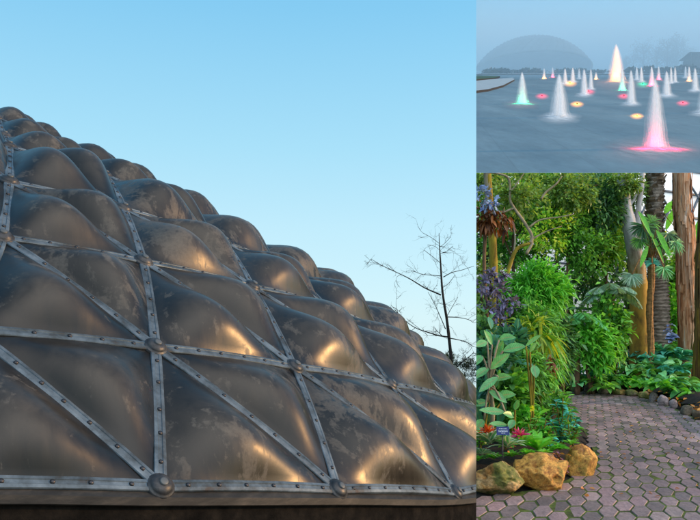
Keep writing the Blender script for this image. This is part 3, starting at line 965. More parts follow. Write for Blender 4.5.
GLOW_DISC = {'red': glow_disc_mat('glow_disc_red', (1, .015, .05), 1.1), 'orange': glow_disc_mat('glow_disc_orange', (1, .33, .015), 2.2), 'green': glow_disc_mat('glow_disc_green', TINT['green'], .6)}
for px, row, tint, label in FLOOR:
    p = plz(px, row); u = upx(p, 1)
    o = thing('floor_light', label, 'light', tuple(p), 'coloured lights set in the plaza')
    ry = 3.9 * p.y / (row - 66)                   # half length of the glow disc, stretched away from the garden
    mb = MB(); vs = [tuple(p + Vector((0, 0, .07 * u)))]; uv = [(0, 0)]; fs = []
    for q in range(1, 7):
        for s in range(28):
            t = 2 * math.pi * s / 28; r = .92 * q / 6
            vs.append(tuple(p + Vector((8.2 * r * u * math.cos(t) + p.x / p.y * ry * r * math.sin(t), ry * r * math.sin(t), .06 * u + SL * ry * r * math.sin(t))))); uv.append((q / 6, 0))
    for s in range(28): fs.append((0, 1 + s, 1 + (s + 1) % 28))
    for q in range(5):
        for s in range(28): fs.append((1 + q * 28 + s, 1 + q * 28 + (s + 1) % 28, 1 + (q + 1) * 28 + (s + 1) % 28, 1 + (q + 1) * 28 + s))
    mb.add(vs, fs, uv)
    mb.build('lens', GLOW_DISC[tint], o)  # emissive disc: the pool of light round the fitting is put into its glow
    s = p.y / 48.8
    cap = MB(); tube(cap, [tuple(p + Vector((0, 0, .2 * u))), tuple(p + Vector((0, 0, 1.1 * u)))], [.75 * u, .6 * u], 10); cap.build('nozzle', M['nozzle'], o)
    lamp('lamp', (0, -1.2 * u, 3.0 * u), TINT[tint], (170 if tint == 'orange' else 80) * s * s * 1.2, u * .5, o)

# unseen trees added behind the viewer to darken what the bubbles mirror
mb = MB(); rg = np.random.default_rng(3)
for k in range(26):
    cx, cy = -48 + k * 2.3 + rg.uniform(-.6, .6), -15 + rg.uniform(-2.5, 2.5); hh = rg.uniform(3.2, 5.2)
    P, D = clumps((cx, cy, -1.5 + hh * .55), (2.2, 2.2, hh * .62), 26, 26, .16, rg, .3)
    leaves(mb, P, D, rg.uniform(.5, .9, len(P)), .55, 'small', .2, rng=rg)
    tube(mb, [(cx, cy, -1.7), (cx, cy, -1.5 + hh * .7)], [.25, .1], 7)
tag(mb.build('added_woods', M['needle']), kind='stuff')

# ---- the bank of fog over the far half of the plaza
FOGC, FOGD = (.56, .82, 1.0, 1), .0033
mF, nt, out = new_mat('dusk_fog')
vsn = N(nt, 'ShaderNodeVolumeScatter'); vsn.inputs['Color'].default_value = (.15, .47, 1.0, 1); vsn.inputs['Density'].default_value = .0046; vsn.inputs['Anisotropy'].default_value = .1
vab = N(nt, 'ShaderNodeVolumeAbsorption'); vab.inputs['Color'].default_value = FOGC; vab.inputs['Density'].default_value = FOGD
vsn.inputs['Color'].default_value = FOGC; vsn.inputs['Density'].default_value = FOGD
va = N(nt, 'ShaderNodeAddShader'); nt.links.new(vsn.outputs[0], va.inputs[0]); nt.links.new(vab.outputs[0], va.inputs[1])
nt.links.new(va.outputs[0], out.inputs['Volume'])
mF.cycles.homogeneous_volume = True
mb = MB(); d0, d1, top = 300, 1150, 58
vs = []
for d in (d0, d1):
    for x in (KX * d, KX * d + d * .8):
        for h in (-1.0, top): vs.append((x, d, SL * d - PH + h))
mb.add(vs, [(0, 1, 3, 2), (4, 6, 7, 5), (0, 4, 5, 1), (2, 3, 7, 6), (0, 2, 6, 4), (1, 5, 7, 3)])
fo = mb.build('fog', mF, smooth=False)
bm = bmesh.new(); bm.from_mesh(fo.data); bmesh.ops.recalc_face_normals(bm, faces=bm.faces[:]); bm.to_mesh(fo.data); bm.free()
tag(fo, kind='stuff')

# ================================================================== 3. THE GARDEN
GH = 2.4
def gd(row): return F * GH / (row - PY)                  # depth of a ground point seen on this row
def gp(px, row, z=0.0):
    d = gd(row); return Vector(((px - PX) / F * d, d, -GH + z))
def foot(px, d, z=-GH): return Vector(((px - PX) / F * d, d, z))


def paver_mat():
    m, nt, out = new_mat('mauve_pavers')
    g = geo(nt)
    r = ramp(nt, [(0, (.13, .10, .088)), (.35, (.20, .152, .138)), (.7, (.285, .185, .180)), (1, (.33, .255, .225))], g.outputs['Random Per Island'])
    n1 = noise_node(nt, mapping(nt, g.outputs['Position'], (1, .45, 1)), 26, 6, .75)
    n2 = noise_node(nt, mapping(nt, g.outputs['Position'], (1, .4, 1)), 1.1, 4, .6)
    n3 = noise_node(nt, mapping(nt, g.outputs['Position'], (1, .45, 1)), 7, 6, .7)
    c = mix_rgb(nt, .75, r.outputs[0], ramp(nt, [(.28, g3(.35)), (.72, g3(1.55))], n1.outputs['Fac']).outputs[0], 'MULTIPLY')
    c = mix_rgb(nt, .8, c, ramp(nt, [(.32, (.50, .50, .56)), (.66, (1.3, 1.2, 1.25))], n2.outputs['Fac']).outputs[0], 'MULTIPLY')
    c = mix_rgb(nt, ramp(nt, [(.60, g3(0)), (.74, g3(.65))], n3.outputs['Fac']).outputs[0], c, (.05, .065, .022))
    p = N(nt, 'ShaderNodeBsdfPrincipled'); nt.links.new(c, p.inputs['Base Color'])
    nt.links.new(ramp(nt, [(.3, g3(.45)), (.7, g3(.8))], n3.outputs['Fac']).outputs[0], p.inputs['Roughness'])
    nt.links.new(bump(nt, n1.outputs['Fac'], .5, .01), p.inputs['Normal'])
    nt.links.new(p.outputs[0], out.inputs['Surface'])
    return m


def rock_mat(name, cols, moss=.5):
    m, nt, out = new_mat(name)
    g = geo(nt)
    n1 = noise_node(nt, g.outputs['Position'], 3.2, 9, .7, .8); n2 = noise_node(nt, g.outputs['Position'], 2.1, 6, .65); n3 = noise_node(nt, g.outputs['Position'], 16, 8, .75)
    c = ramp(nt, [(.28 + .44 * i / (len(cols) - 1), q) for i, q in enumerate(cols)], n1.outputs['Fac']).outputs[0]
    c = mix_rgb(nt, .9, c, ramp(nt, [(.32, g3(.22)), (.5, g3(1.0)), (.7, g3(1.5))], n3.outputs['Fac']).outputs[0], 'MULTIPLY')
    mo = ramp(nt, [(.62 - .25 * moss, g3(0)), (.72 - .25 * moss, g3(.9))], n2.outputs['Fac']).outputs[0]
    c = mix_rgb(nt, mo, c, ramp(nt, [(.3, (.03, .05, .008)), (.7, (.17, .21, .02))], n3.outputs['Fac']).outputs[0])
    p = N(nt, 'ShaderNodeBsdfPrincipled'); nt.links.new(c, p.inputs['Base Color']); p.inputs['Roughness'].default_value = .75
    nt.links.new(bump(nt, n3.outputs['Fac'], .7, .04), p.inputs['Normal'])
    nt.links.new(p.outputs[0], out.inputs['Surface'])
    return m


M['paver'] = paver_mat()
M['moss'] = rough_mat('mossy_joints', [(.02, .02, .010), (.06, .085, .013), (.13, .19, .025)], 5, .95, 0, .6, .01)
M['soil'] = rough_mat('garden_soil', [(.006, .005, .004), (.018, .013, .009), (.04, .028, .018)], 6, .98, 0, .8, .03)
M['rock_or'] = rock_mat('ochre_rock', [(.10, .035, .006), (.52, .22, .03), (.64, .34, .07), (.28, .10, .015), (.55, .33, .15)], .42)
M['rock_mo'] = rock_mat('mossy_rock', [(.12, .05, .015), (.50, .24, .06), (.66, .44, .20), (.22, .11, .03)], .72)
M['rock_dk'] = rock_mat('dark_edging', [(0.045, 0.03, 0.018), (0.135, 0.0975, 0.06), (0.225, 0.165, 0.105)], .45)
M['rock_pk'] = rock_mat('pinkish_edging', [(0.15, 0.112, 0.112), (0.3, 0.232, 0.225), (0.405, 0.33, 0.315)], .1)
M['bark_tan'] = rough_mat('tan_mossy_bark', [(0.09, 0.075, 0.045), (0.3, 0.24, 0.15), (0.405, 0.33, 0.225)], 7, .9, 0, .6, .02, (1, 1, .35))
M['bark_moss'] = rough_mat('yellow_moss_bark', [(0.075, 0.045, 0.012), (0.255, 0.18, 0.018), (0.39, 0.3, 0.03)], 5, .9, 0, .6, .02, (1, 1, .4))
M['bark_brown'] = rough_mat('brown_bark', [(0.045, 0.027, 0.015), (0.135, 0.075, 0.0375), (0.225, 0.135, 0.075)], 8, .9, 0, .6, .02, (1, 1, .35))
M['bark_palm'] = rough_mat('palm_bark', [(.10, .075, .055), (.30, .24, .19), (.48, .40, .33)], 5, .9, 0, .7, .03, (1, 1, 2.2), island=.3)
M['boot'] = rough_mat('palm_leaf_bases', [(.05, .035, .025), (.22, .15, .10), (.40, .29, .21)], 5, .9, 0, .6, .02, island=.55)
M['bark_or'] = rough_mat('orange_thin_trunk', [(0.105, 0.0525, 0.018), (0.3, 0.15, 0.0525), (0.45, 0.24, 0.09)], 6, .85, 0, .5, .02, (1, 1, 3))
M['bark_red'] = rough_mat('shaggy_red_bark', [(.13, .05, .025), (.45, .19, .085), (.60, .34, .20), (.70, .62, .56)], 3.2, .9, 0, .9, .04, (3, 3, .22), island=.45)
M['bark_dkmoss'] = rough_mat('dark_mossy_trunk', [(0.03, 0.018, 0.009), (0.135, 0.075, 0.018), (0.36, 0.255, 0.015)], 2.6, .9, 0, .9, .04, (3, 3, .22))

mE, nt, out = new_mat('peeling_pale_bark')
g = geo(nt); sx = N(nt, 'ShaderNodeSeparateXYZ'); nt.links.new(g.outputs['Position'], sx.inputs[0])
nz = noise_node(nt, mapping(nt, g.outputs['Position'], (1, 1, .35)), 2.2, 7, .7, .5)
lo = ramp(nt, [(.3, (.10, .055, .01)), (.5, (.42, .22, .02)), (.7, (.50, .33, .05))], nz.outputs['Fac']).outputs[0]
hi = ramp(nt, [(.3, (.24, .21, .20)), (.5, (.48, .45, .44)), (.7, (.62, .58, .58))], nz.outputs['Fac']).outputs[0]
zz = math_n(nt, 'ADD', sx.outputs[2], math_n(nt, 'MULTIPLY', math_n(nt, 'SUBTRACT', nz.outputs['Fac'], .5), 3.0))
f = ramp(nt, [(0, g3(0)), (1, g3(1))], math_n(nt, 'MULTIPLY', math_n(nt, 'ADD', zz, -2.2), .8, True)).outputs[0]
p = N(nt, 'ShaderNodeBsdfPrincipled'); nt.links.new(mix_rgb(nt, f, lo, hi), p.inputs['Base Color']); p.inputs['Roughness'].default_value = .8
nt.links.new(bump(nt, nz.outputs['Fac'], .4, .03), p.inputs['Normal']); nt.links.new(p.outputs[0], out.inputs['Surface'])
M['bark_pale'] = mE

L_ = {}
L_['mid'] = leaf_mat('leaf_mid_green', [(.012, .035, .008), (.03, .085, .012), (.06, .15, .02), (.022, .06, .016)], gain=4.39)
L_['olive'] = leaf_mat('leaf_olive', [(.015, .03, .008), (.035, .065, .014), (.075, .115, .022), (.05, .06, .022)], gain=5.12)
L_['dark'] = leaf_mat('leaf_dark', [(.006, .018, .008), (.012, .035, .013), (.022, .055, .018), (.03, .07, .014)], .25, gain=5.12)
L_['lime'] = leaf_mat('leaf_lime', [(.06, .17, .012), (.12, .28, .02), (.20, .34, .03), (.04, .13, .012)], .42, gain=3.66)
L_['fresh'] = leaf_mat('leaf_fresh', [(.022, .10, .012), (.05, .20, .02), (.09, .28, .03), (.14, .32, .06)], .4, gain=2.44)
L_['teal'] = leaf_mat('leaf_teal', [(.010, .050, .030), (.014, .085, .060), (.03, .14, .11), (.014, .065, .020)], .2, gain=4.88)
L_['tealg'] = leaf_mat('leaf_blue_green', [(.016, .055, .016), (.03, .10, .03), (.05, .14, .06), (.022, .08, .012)], .25, gain=4.64)
L_['sage'] = leaf_mat('leaf_sage', [(.05, .11, .055), (.09, .17, .09), (.13, .22, .12)], .25, gain=3.42)
L_['broad'] = leaf_mat('leaf_broad', [(.03, .13, .055), (.07, .22, .08), (.11, .27, .10)], .35, .33, (.30, .38, .16), gain=2.32)
L_['broadd'] = leaf_mat('leaf_broad_dark', [(.01, .05, .025), (.02, .085, .045), (.03, .11, .06)], .25, .35, (.12, .2, .08), gain=2.93)
L_['stripe'] = leaf_mat('leaf_striped', [(.015, .06, .025), (.03, .10, .035)], .25, .35, None, (.52, .60, .42), gain=5.0)
L_['plum'] = leaf_mat('leaf_plum', [(.025, .02, .035), (.06, .05, .085), (.11, .10, .17), (.05, .035, .04)], .2, gain=3.17)
L_['blue'] = leaf_mat('leaf_blue', [(.05, .07, .16), (.10, .14, .30), (.16, .20, .36)], .2, gain=2.93)
L_['rust'] = leaf_mat('leaf_rust', [(.05, .018, .008), (.13, .045, .015), (.20, .08, .03)], .3)
L_['gold'] = leaf_mat('leaf_gold', [(.12, .22, .02), (.30, .34, .03), (.05, .16, .015), (.03, .11, .012)], .4)
L_['flame'] = leaf_mat('bract_flame', [(.35, .05, .015), (.48, .10, .02), (.30, .03, .012)], .3)
L_['magenta'] = leaf_mat('bract_magenta', [(.40, .02, .10), (.55, .05, .18), (.30, .015, .05)], .3)
L_['pinkc'] = leaf_mat('leaf_pink_cover', [(.16, .06, .09), (.26, .11, .15), (.06, .05, .04)], .3)
L_['yellowf'] = leaf_mat('petal_yellow', [(.55, .42, .02), (.65, .5, .04)], .3)
L_['litter'] = leaf_mat('fallen_leaves', [(.30, .10, .02), (.42, .18, .03), (.22, .09, .03)], .2)
L_['grey'] = leaf_mat('leaf_grey_green', [(.04, .075, .05), (.08, .12, .085), (.12, .16, .12)], .3, gain=4.4)

# ---- ground, path bed and pavers
mb = MB()
xs = np.linspace(.4, 34, 12); ys = np.linspace(2.0, 38.2, 14)
mb.add([(x + KX * y - .4, y, -GH - .03) for y in ys for x in xs], [(b * 12 + a, b * 12 + a + 1, (b + 1) * 12 + a + 1, (b + 1) * 12 + a) for b in range(13) for a in range(11)])
tag(mb.build('garden_ground', M['soil'], None, GARD), kind='structure')

LEFT_EDGE = [(440, 560), (470, 500), (500, 494.5), (522, 491), (545, 488), (563, 481), (580, 474), (592, 466), (594, 452), (588, 438), (580, 424), (572, 412), (562, 401), (553, 392)]
FAR_EDGE = [(553, 390), (575, 391), (600, 393), (620, 394.5), (640, 397), (655, 401), (672, 407), (690, 415), (704, 424), (730, 440), (800, 480), (860, 560)]
poly = [gp(*q) for q in LEFT_EDGE] + [gp(*q) for q in FAR_EDGE]
poly2 = [(q.x, q.y) for q in poly]


def inside(x, y, pl):
    c = False; j = len(pl) - 1
    for i in range(len(pl)):
        if (pl[i][1] > y) != (pl[j][1] > y) and x < (pl[j][0] - pl[i][0]) * (y - pl[i][1]) / (pl[j][1] - pl[i][1] + 1e-12) + pl[i][0]: c = not c
        j = i
    return c


mb = MB()
mb.add([(q[0], q[1], -GH - .009) for q in poly2], [tuple(range(len(poly2)))])
tag(mb.build('path_bed', M['moss'], None, GARD, False), kind='structure')
A_, B_ = .145, .285            # half width and half length of one stone, long axis along the path
mb = MB(); rp = random.Random(3)
SK = (592 - PX) / F             # the courses run towards this direction
for c in range(-80, 140):
    for r in range(0, 70):
        u = c * A_ * 1.5; y = 5.0 + r * B_ * 2 + (B_ if c % 2 else 0)
        x = u + SK * y
        if x < KX * y - .3 or x > y * .56: continue
        if not inside(x, y, poly2): continue
        gx, gy = A_ - .013, B_ - .030
        zz = -GH + rp.uniform(-.008, .008); tl, tt = rp.gauss(0, .022), rp.gauss(0, .016)
        ring = [(-gx, 0), (-gx / 2, -gy), (gx / 2, -gy), (gx, 0), (gx / 2, gy), (-gx / 2, gy)]
        vs = []
        for k, (s, h) in enumerate(((1, -.035), (1, -.010), (.955, 0))):
            for (a, b) in ring: vs.append((x + a * s + SK * b * s, y + b * s, zz + h + a * tl + b * tt * .5))
        fs = [(k * 6 + q, k * 6 + (q + 1) % 6, (k + 1) * 6 + (q + 1) % 6, (k + 1) * 6 + q) for k in range(2) for q in range(6)] + [tuple(12 + q for q in range(6))]
        mb.add(vs, fs)
tag(mb.build('path', M['paver'], None, GARD, False), kind='structure')


def bed(name, outline_px, h, step=.5):
    """a low mound of soil inside an outline on the ground"""
    pl = [(gp(*q).x, gp(*q).y) for q in outline_px]
    xs = [q[0] for q in pl]; ys = [q[1] for q in pl]
    arr = np.array(pl)
    def edge_d(x, y):
        a = arr; b = np.roll(arr, -1, 0); ab = b - a; t = np.clip(((np.array([x, y]) - a) * ab).sum(1) / ((ab * ab).sum(1) + 1e-9), 0, 1)
        return float(np.min(np.hypot(*(a + ab * t[:, None] - np.array([x, y])).T)))
    mb = MB(); idx = {}; vs = []; fs = []
    nx, ny = int((max(xs) - min(xs)) / step) + 1, int((max(ys) - min(ys)) / step) + 1
    for j in range(ny + 1):
        for i in range(nx + 1):
            x, y = min(xs) + i * step, min(ys) + j * step
            if inside(x, y, pl):
                d = edge_d(x, y)
                idx[(i, j)] = len(vs); vs.append((x, y, -GH + h * min(1, d / .7) ** .6 + .06 * mnoise.noise(Vector((x * 1.5, y * 1.5, 2)))))
    for (i, j) in list(idx):
        if all(k in idx for k in ((i + 1, j), (i + 1, j + 1), (i, j + 1))): fs.append((idx[(i, j)], idx[(i + 1, j)], idx[(i + 1, j + 1)], idx[(i, j + 1)]))
    mb.add(vs, fs)
    tag(mb.build(name, M['soil'], None, GARD), kind='structure')


bed('planting_bed', [(430, 500)] + [(x - 2, y - 6) for x, y in LEFT_EDGE[1:-1]] + [(548, 388), (530, 378), (440, 378)], .34, .22)
bed('far_bed', [(x, y - 1.2) for x, y in FAR_EDGE] + [(900, 420), (820, 376), (550, 376)], .4, .3)

# ---- rocks
def rock(px, row_bot, wpx, hpx, m, label, seed, group=None, depth_k=.8, name='rock'):
    b = gp(px, row_bot); d = b.y + .25; u = d / F
    rx, rz = wpx * u / 2, hpx * u * .62
    bm = bmesh.new(); bmesh.ops.create_icosphere(bm, subdivisions=5 if wpx > 20 else 3, radius=1)
    c = Vector(((px - PX) / F * d, d, -GH + rz * .58))
    rk = random.Random(int(seed * 100)); cuts = []
    for q_ in range(15):
        n_ = Vector((rk.gauss(0, 1), rk.gauss(-.3, 1), rk.gauss(.2, .8))).normalized(); cuts.append((n_, rk.uniform(.66, .92)))
    for v in bm.verts:
        p = v.co.copy()
        k = 1 + .42 * mnoise.noise(p * 1.3 + Vector((seed, 0, 0))) + .24 * mnoise.noise(p * 2.7 + Vector((0, seed, 0))) + .09 * mnoise.noise(p * 6 + Vector((0, 0, seed)))
        # a few flat facets where the stone broke
        q = p * k
        for n_, dd in cuts:
            e = q.dot(n_) - dd
            if e > 0: q -= n_ * e * .96
        q += q.normalized() * (.035 * mnoise.noise(p * 5 + Vector((seed, 1, 2))) + .018 * mnoise.noise(p * 13 + Vector((2, seed, 1))))
        v.co = Vector((q.x * rx, q.y * rx * depth_k, q.z * rz)) + c
    mb = MB(); mb.add([tuple(v.co) for v in bm.verts], [tuple(v.index for v in f.verts) for f in bm.faces]); bm.free()
    o = mb.build(name, m, None, GARD, True, (c.x, c.y, -GH))
    tag(o, label, 'rock', group)


rock(499, 495, 64, 31, M['rock_mo'], 'mossy tan boulder at the front left edge of the flower bed', 1.3)
rock(541, 490, 62, 31, M['rock_or'], 'orange brown boulder in the middle of the bed edge', 4.1)
rock(581, 477, 36, 30, M['rock_or'], 'ochre boulder at the bend of the path', 7.7)
re = random.Random(9)
for i, (px, row, wd, hh, k) in enumerate([(563, 391.5, 15, 9, 'o'), (576, 392, 14, 9, 'o'), (590, 393.2, 15, 9, 'd'), (604, 394.3, 15, 7, 'd'), (619, 395.3, 14, 8, 'o'), (632, 396.8, 13, 8, 'd'), (644, 398.8, 12, 8, 'o'),
                                      (653, 402, 9, 10, 'p'), (663, 406, 12, 12, 'p'), (674, 409, 9, 10, 'p'), (687, 415.5, 15, 10, 'd'), (699, 420, 15, 12, 'd')]):
    m, lab, grp = {'o': (M['rock_mo'], 'small ochre edging stone along the far side of the path', 'ochre edging stones'), 'd': (M['rock_dk'], 'small dark edging stone along the far side of the path', 'dark edging stones'),
              'p': (M['rock_pk'], 'pinkish grey block edging the path on the right', 'pinkish edging blocks')}[k]
    rock(px, row, wd, hh, m, lab, i * 2.7, grp, 1.0, 'edging_stone')

# ---- glazing of the house behind the planting
M['pane'] = None
m, nt, out = new_mat('milky_glazing')
d1 = N(nt, 'ShaderNodeBsdfDiffuse'); d1.inputs[0].default_value = (.86, .88, .90, 1)
t1 = N(nt, 'ShaderNodeBsdfTranslucent'); t1.inputs[0].default_value = (.9, .92, .95, 1)
mx = N(nt, 'ShaderNodeMixShader'); mx.inputs[0].default_value = .10
nt.links.new(d1.outputs[0], mx.inputs[1]); nt.links.new(t1.outputs[0], mx.inputs[2]); e1 = N(nt, 'ShaderNodeEmission'); e1.inputs[0].default_value = (.92, .96, 1, 1); e1.inputs[1].default_value = .38     # emission added to the panes in place of daylight behind them
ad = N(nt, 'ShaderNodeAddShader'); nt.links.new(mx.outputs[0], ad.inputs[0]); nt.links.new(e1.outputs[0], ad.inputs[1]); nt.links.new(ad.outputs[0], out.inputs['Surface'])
M['pane'] = m
M['bars'] = plain_mat('grey_glazing_bars', (.13, .16, .20), .5, .3)
gz = thing('glazed_wall', 'milky glazed wall with slanting grey bars behind the tall trunks', 'glazing', (16, 36, -GH))
GA, GB = Vector((10.5, 31.6, -GH)), Vector((21.5, 35.4, -GH)); GD = (GB - GA).normalized(); GL = (GB - GA).length; GN = Vector((GD.y, -GD.x, 0))
def gw(u, v, o=0.0): return GA + GD * u + Vector((0, 0, v)) + GN * (o - v * .18)    # leans back a little
mb = MB(); mb.add([tuple(gw(0, 0)), tuple(gw(GL, 0)), tuple(gw(GL, 12.5)), tuple(gw(0, 12.5))], [(0, 1, 2, 3)]); mb.build('glass', M['pane'], gz, GARD, False)
ENDS = [(tuple(GA), tuple(-GD)), (tuple(GB), tuple(GD))]
for v in np.arange(.9, 13, 1.25):
    mb = MB(); tube(mb, [tuple(gw(0, v, .06)), tuple(gw(GL, v - .5, .06))], .07, 6); mb.build('bar', M['bars'], gz, GARD)
for u in np.arange(-7, 12, 1.5):
    mb = MB(); tube(mb, [tuple(gw(u, 0, .13)), tuple(gw(u + 8.5, 12.5, .13))], .065, 6); mb.build('bar', M['bars'], gz, GARD + ENDS)
for u in np.arange(2, 19, 2.4):
    mb = MB(); tube(mb, [tuple(gw(u, 0, .20)), tuple(gw(u - 8, 12.5, .20))], .055, 6); mb.build('bar', M['bars'], gz, GARD + ENDS)

g2 = thing('glazed_wall', 'milky glazed wall glimpsed in small gaps through the canopy at the upper left', 'glazing', (9, 36.6, -GH))
def gv(u, v, o=0.0): return Vector((6.0 + u, 35.6 - o + v * .19, -GH + v))
mb = MB(); mb.add([tuple(gv(0, 0)), tuple(gv(6.6, 0)), tuple(gv(6.6, 12)), tuple(gv(0, 12))], [(0, 1, 2, 3)]); mb.build('glass', M['pane'], g2, GARD, False)
for v in np.arange(1, 12, 1.3):
    mb = MB(); tube(mb, [tuple(gv(0, v, .08)), tuple(gv(6.6, v - .4, .08))], .065, 6); mb.build('bar', M['bars'], g2, GARD)

# ---- planting
def dpx(n, d): return n * d / F


def crown(o, m, px, row, d, rx, ry, ncl, nl, lpx, wpx, prof='small', seed=0, spread=.2, droop=.25, shell=.35, name='crown', rz=None):
    rg = np.random.default_rng(seed + 100)
    mb = MB(); P, D = clumps(at(px, row, d), (dpx(rx, d), rz if rz else dpx(rx, d) * .6, dpx(ry, d)), ncl, nl, spread, rg, shell)
    leaves(mb, P, D, rg.uniform(.6, 1.3, len(P)) * dpx(lpx, d), rg.uniform(.8, 1.2, len(P)) * dpx(wpx, d), prof, droop, rng=rg)
    return mb.build(name, m, o, GARD)


def shrub(name, label, cat, px, row, d, rx, ry, m, bark, seed, ncl=40, nl=34, lpx=6, wpx=3, group=None, prof='small', spread=.2, stems=4, droop=.25, shell=.35, rz=None):
    b = foot(px, d)
    o = thing(name, label, cat, tuple(b), group)
    rs = random.Random(seed)
    c = at(px, row, d)
    for k in range(stems):
        q = c + Vector((rs.uniform(-.6, .6) * dpx(rx, d), rs.uniform(-.3, .3), rs.uniform(-.3, .5) * dpx(ry, d)))
        s = b + Vector((rs.uniform(-.2, .2), rs.uniform(-.1, .1), 0))
        mid = (s + q) / 2 + Vector((rs.uniform(-.2, .2), 0, 0))
        mb = MB(); pth = smooth_path([tuple(s), tuple(mid), tuple(q)], 4); tube(mb, pth, taper(.05, .015, len(pth)), 6, .1)
        mb.build('stem', bark, o, GARD)
    crown(o, m, px, row, d, rx, ry, ncl, nl, lpx, wpx, prof, seed, spread, droop, shell, 'foliage', rz)
    return o


# dark thicket that closes the view at the back
for i, (px, row, rx, ry, mk) in enumerate([(486, 330, 24, 60, 'dark'), (520, 340, 26, 62, 'dark'), (556, 335, 26, 62, 'dark'), (590, 332, 26, 64, 'mid'), (622, 325, 24, 66, 'dark'), (676, 330, 26, 62, 'mid'), (705, 325, 20, 60, 'dark'), (650, 335, 22, 60, 'dark')]):
    shrub('dense_shrub', {'dark': 'dark dense evergreen shrub filling the back of the garden', 'mid': 'mid green dense shrub filling the back of the garden'}[mk], 'shrub', px, row, 32.5 + .4 * (i % 3), rx, ry, L_[mk], M['bark_brown'], 200 + i, 60, 44, 8, 4,
          {'dark': 'dark shrubs at the back', 'mid': 'mid green shrubs at the back'}[mk], spread=.17, stems=2, rz=.8)


def tree(label, px, d, trunk_px, r0, r1, bark, crowns, seed, limbs=(), name='leafy_tree', group=None, moss=None):
    """a trunk through photo points at depth d, extra limbs, and one leaf mass per crown entry"""
    pts = [at(x, y, d) for x, y in trunk_px]
    b = Vector((pts[0].x, d, -GH))
    o = thing(name, label, 'tree', tuple(b), group)
    path = smooth_path([tuple(b)] + [tuple(q) for q in pts], 6)
    mb = MB(); tube(mb, path, taper(r0, r1, len(path)), 10, .16, seed); mb.build('trunk', bark, o, GARD)
    for lp, ra, rb in limbs:
        pth = smooth_path([tuple(at(q[0], q[1], d + (q[2] if len(q) > 2 else 0))) for q in lp], 5)
        mb = MB(); tube(mb, pth, taper(ra, rb, len(pth)), 7, .15, seed); mb.build('limb', moss or bark, o, GARD)
    for k, (mk, cx, cy, rx, ry, ncl, nl, lp_, wp_, dd) in enumerate(crowns):
        crown(o, L_[mk], cx, cy, d + dd, rx, ry, int(ncl * 1.25), int(nl * 1.3), lp_ * .8, wp_ * .8, 'small', seed * 13 + k, .16, .2, .25)
    return o


tree('canopy tree with mixed lime and olive leaves behind the forked bare limbs', 516, 30, [(515, 330), (513, 250), (516, 190)], .10, .05, M['bark_brown'],
     [('olive', 510, 196, 34, 26, 46, 30, 6, 3.2, 0), ('lime', 536, 203, 26, 20, 26, 20, 6, 3.2, -.6), ('mid', 515, 240, 36, 34, 44, 30, 6, 3.2, .4)], 31,
     [([(513, 260), (500, 230), (488, 205)], .05, .02), ([(514, 240), (530, 215), (545, 195)], .05, .02)])
tree('broad canopy tree with drooping olive branches over the middle of the garden', 566, 28.5, [(566, 340), (568, 260), (572, 200)], .09, .05, M['bark_brown'],
     [('olive', 572, 190, 34, 22, 46, 30, 6, 3, -.5), ('mid', 560, 222, 30, 30, 40, 30, 6, 3, 0), ('dark', 600, 205, 26, 30, 40, 30, 6, 3, .3), ('mid', 585, 250, 30, 26, 36, 30, 6, 3, 0), ('lime', 548, 232, 24, 24, 22, 20, 6, 3, -.8)], 32,
     [([(570, 215), (556, 206), (542, 214), (531, 226), (522, 232)], .05, .025), ([(570, 205), (585, 190), (600, 184)], .05, .02), ([(568, 235), (550, 238), (533, 246)], .04, .015)])
tree('leafy tree with small dark leaves standing left of the pale trunk', 608, 30.5, [(608, 340), (606, 270), (610, 200)], .09, .05, M['bark_brown'],
     [('dark', 612, 195, 28, 26, 46, 34, 5.5, 3, -.4), ('mid', 604, 235, 24, 30, 40, 30, 6, 3, 0), ('lime', 612, 240, 20, 30, 26, 22, 6, 3, -.5), ('dark', 592, 275, 22, 24, 30, 30, 6, 3, 0), ('olive', 632, 190, 16, 20, 20, 22, 6, 3, -.6)], 33)
tree('leafy green tree between the shaggy trunk and the palm, with glass showing through', 673, 33.6, [(673, 340), (672, 300), (671, 262)], .07, .03, M['bark_brown'],
     [('lime', 672, 258, 14, 24, 24, 20, 6, 3, 0), ('mid', 669, 290, 16, 30, 30, 26, 6, 3, .2), ('fresh', 703, 275, 14, 40, 26, 26, 7, 3.5, 0)], 34)

tree('dark leaved canopy tree filling the upper left corner behind the bare limbs', 488, 33, [(488, 330), (490, 260), (494, 200)], .10, .05, M['bark_brown'],
     [('mid', 486, 200, 24, 32, 44, 30, 6, 3.2, 0), ('olive', 520, 184, 26, 18, 40, 30, 6, 3.2, .2), ('dark', 492, 245, 26, 28, 44, 30, 6, 3.2, .2), ('mid', 528, 215, 24, 26, 40, 30, 6, 3.2, .3)], 38)
tree('dark leaved canopy tree behind the middle of the garden under the terrace edge', 556, 33.2, [(556, 330), (557, 260), (560, 200)], .10, .05, M['bark_brown'],
     [('mid', 552, 186, 26, 18, 40, 30, 6, 3.2, 0), ('olive', 588, 184, 24, 18, 40, 30, 6, 3.2, .2), ('dark', 566, 226, 28, 26, 44, 30, 6, 3.2, .2), ('dark', 600, 240, 22, 34, 44, 30, 6, 3.2, .3), ('mid', 612, 184, 20, 16, 30, 28, 6, 3.2, .2)], 39)

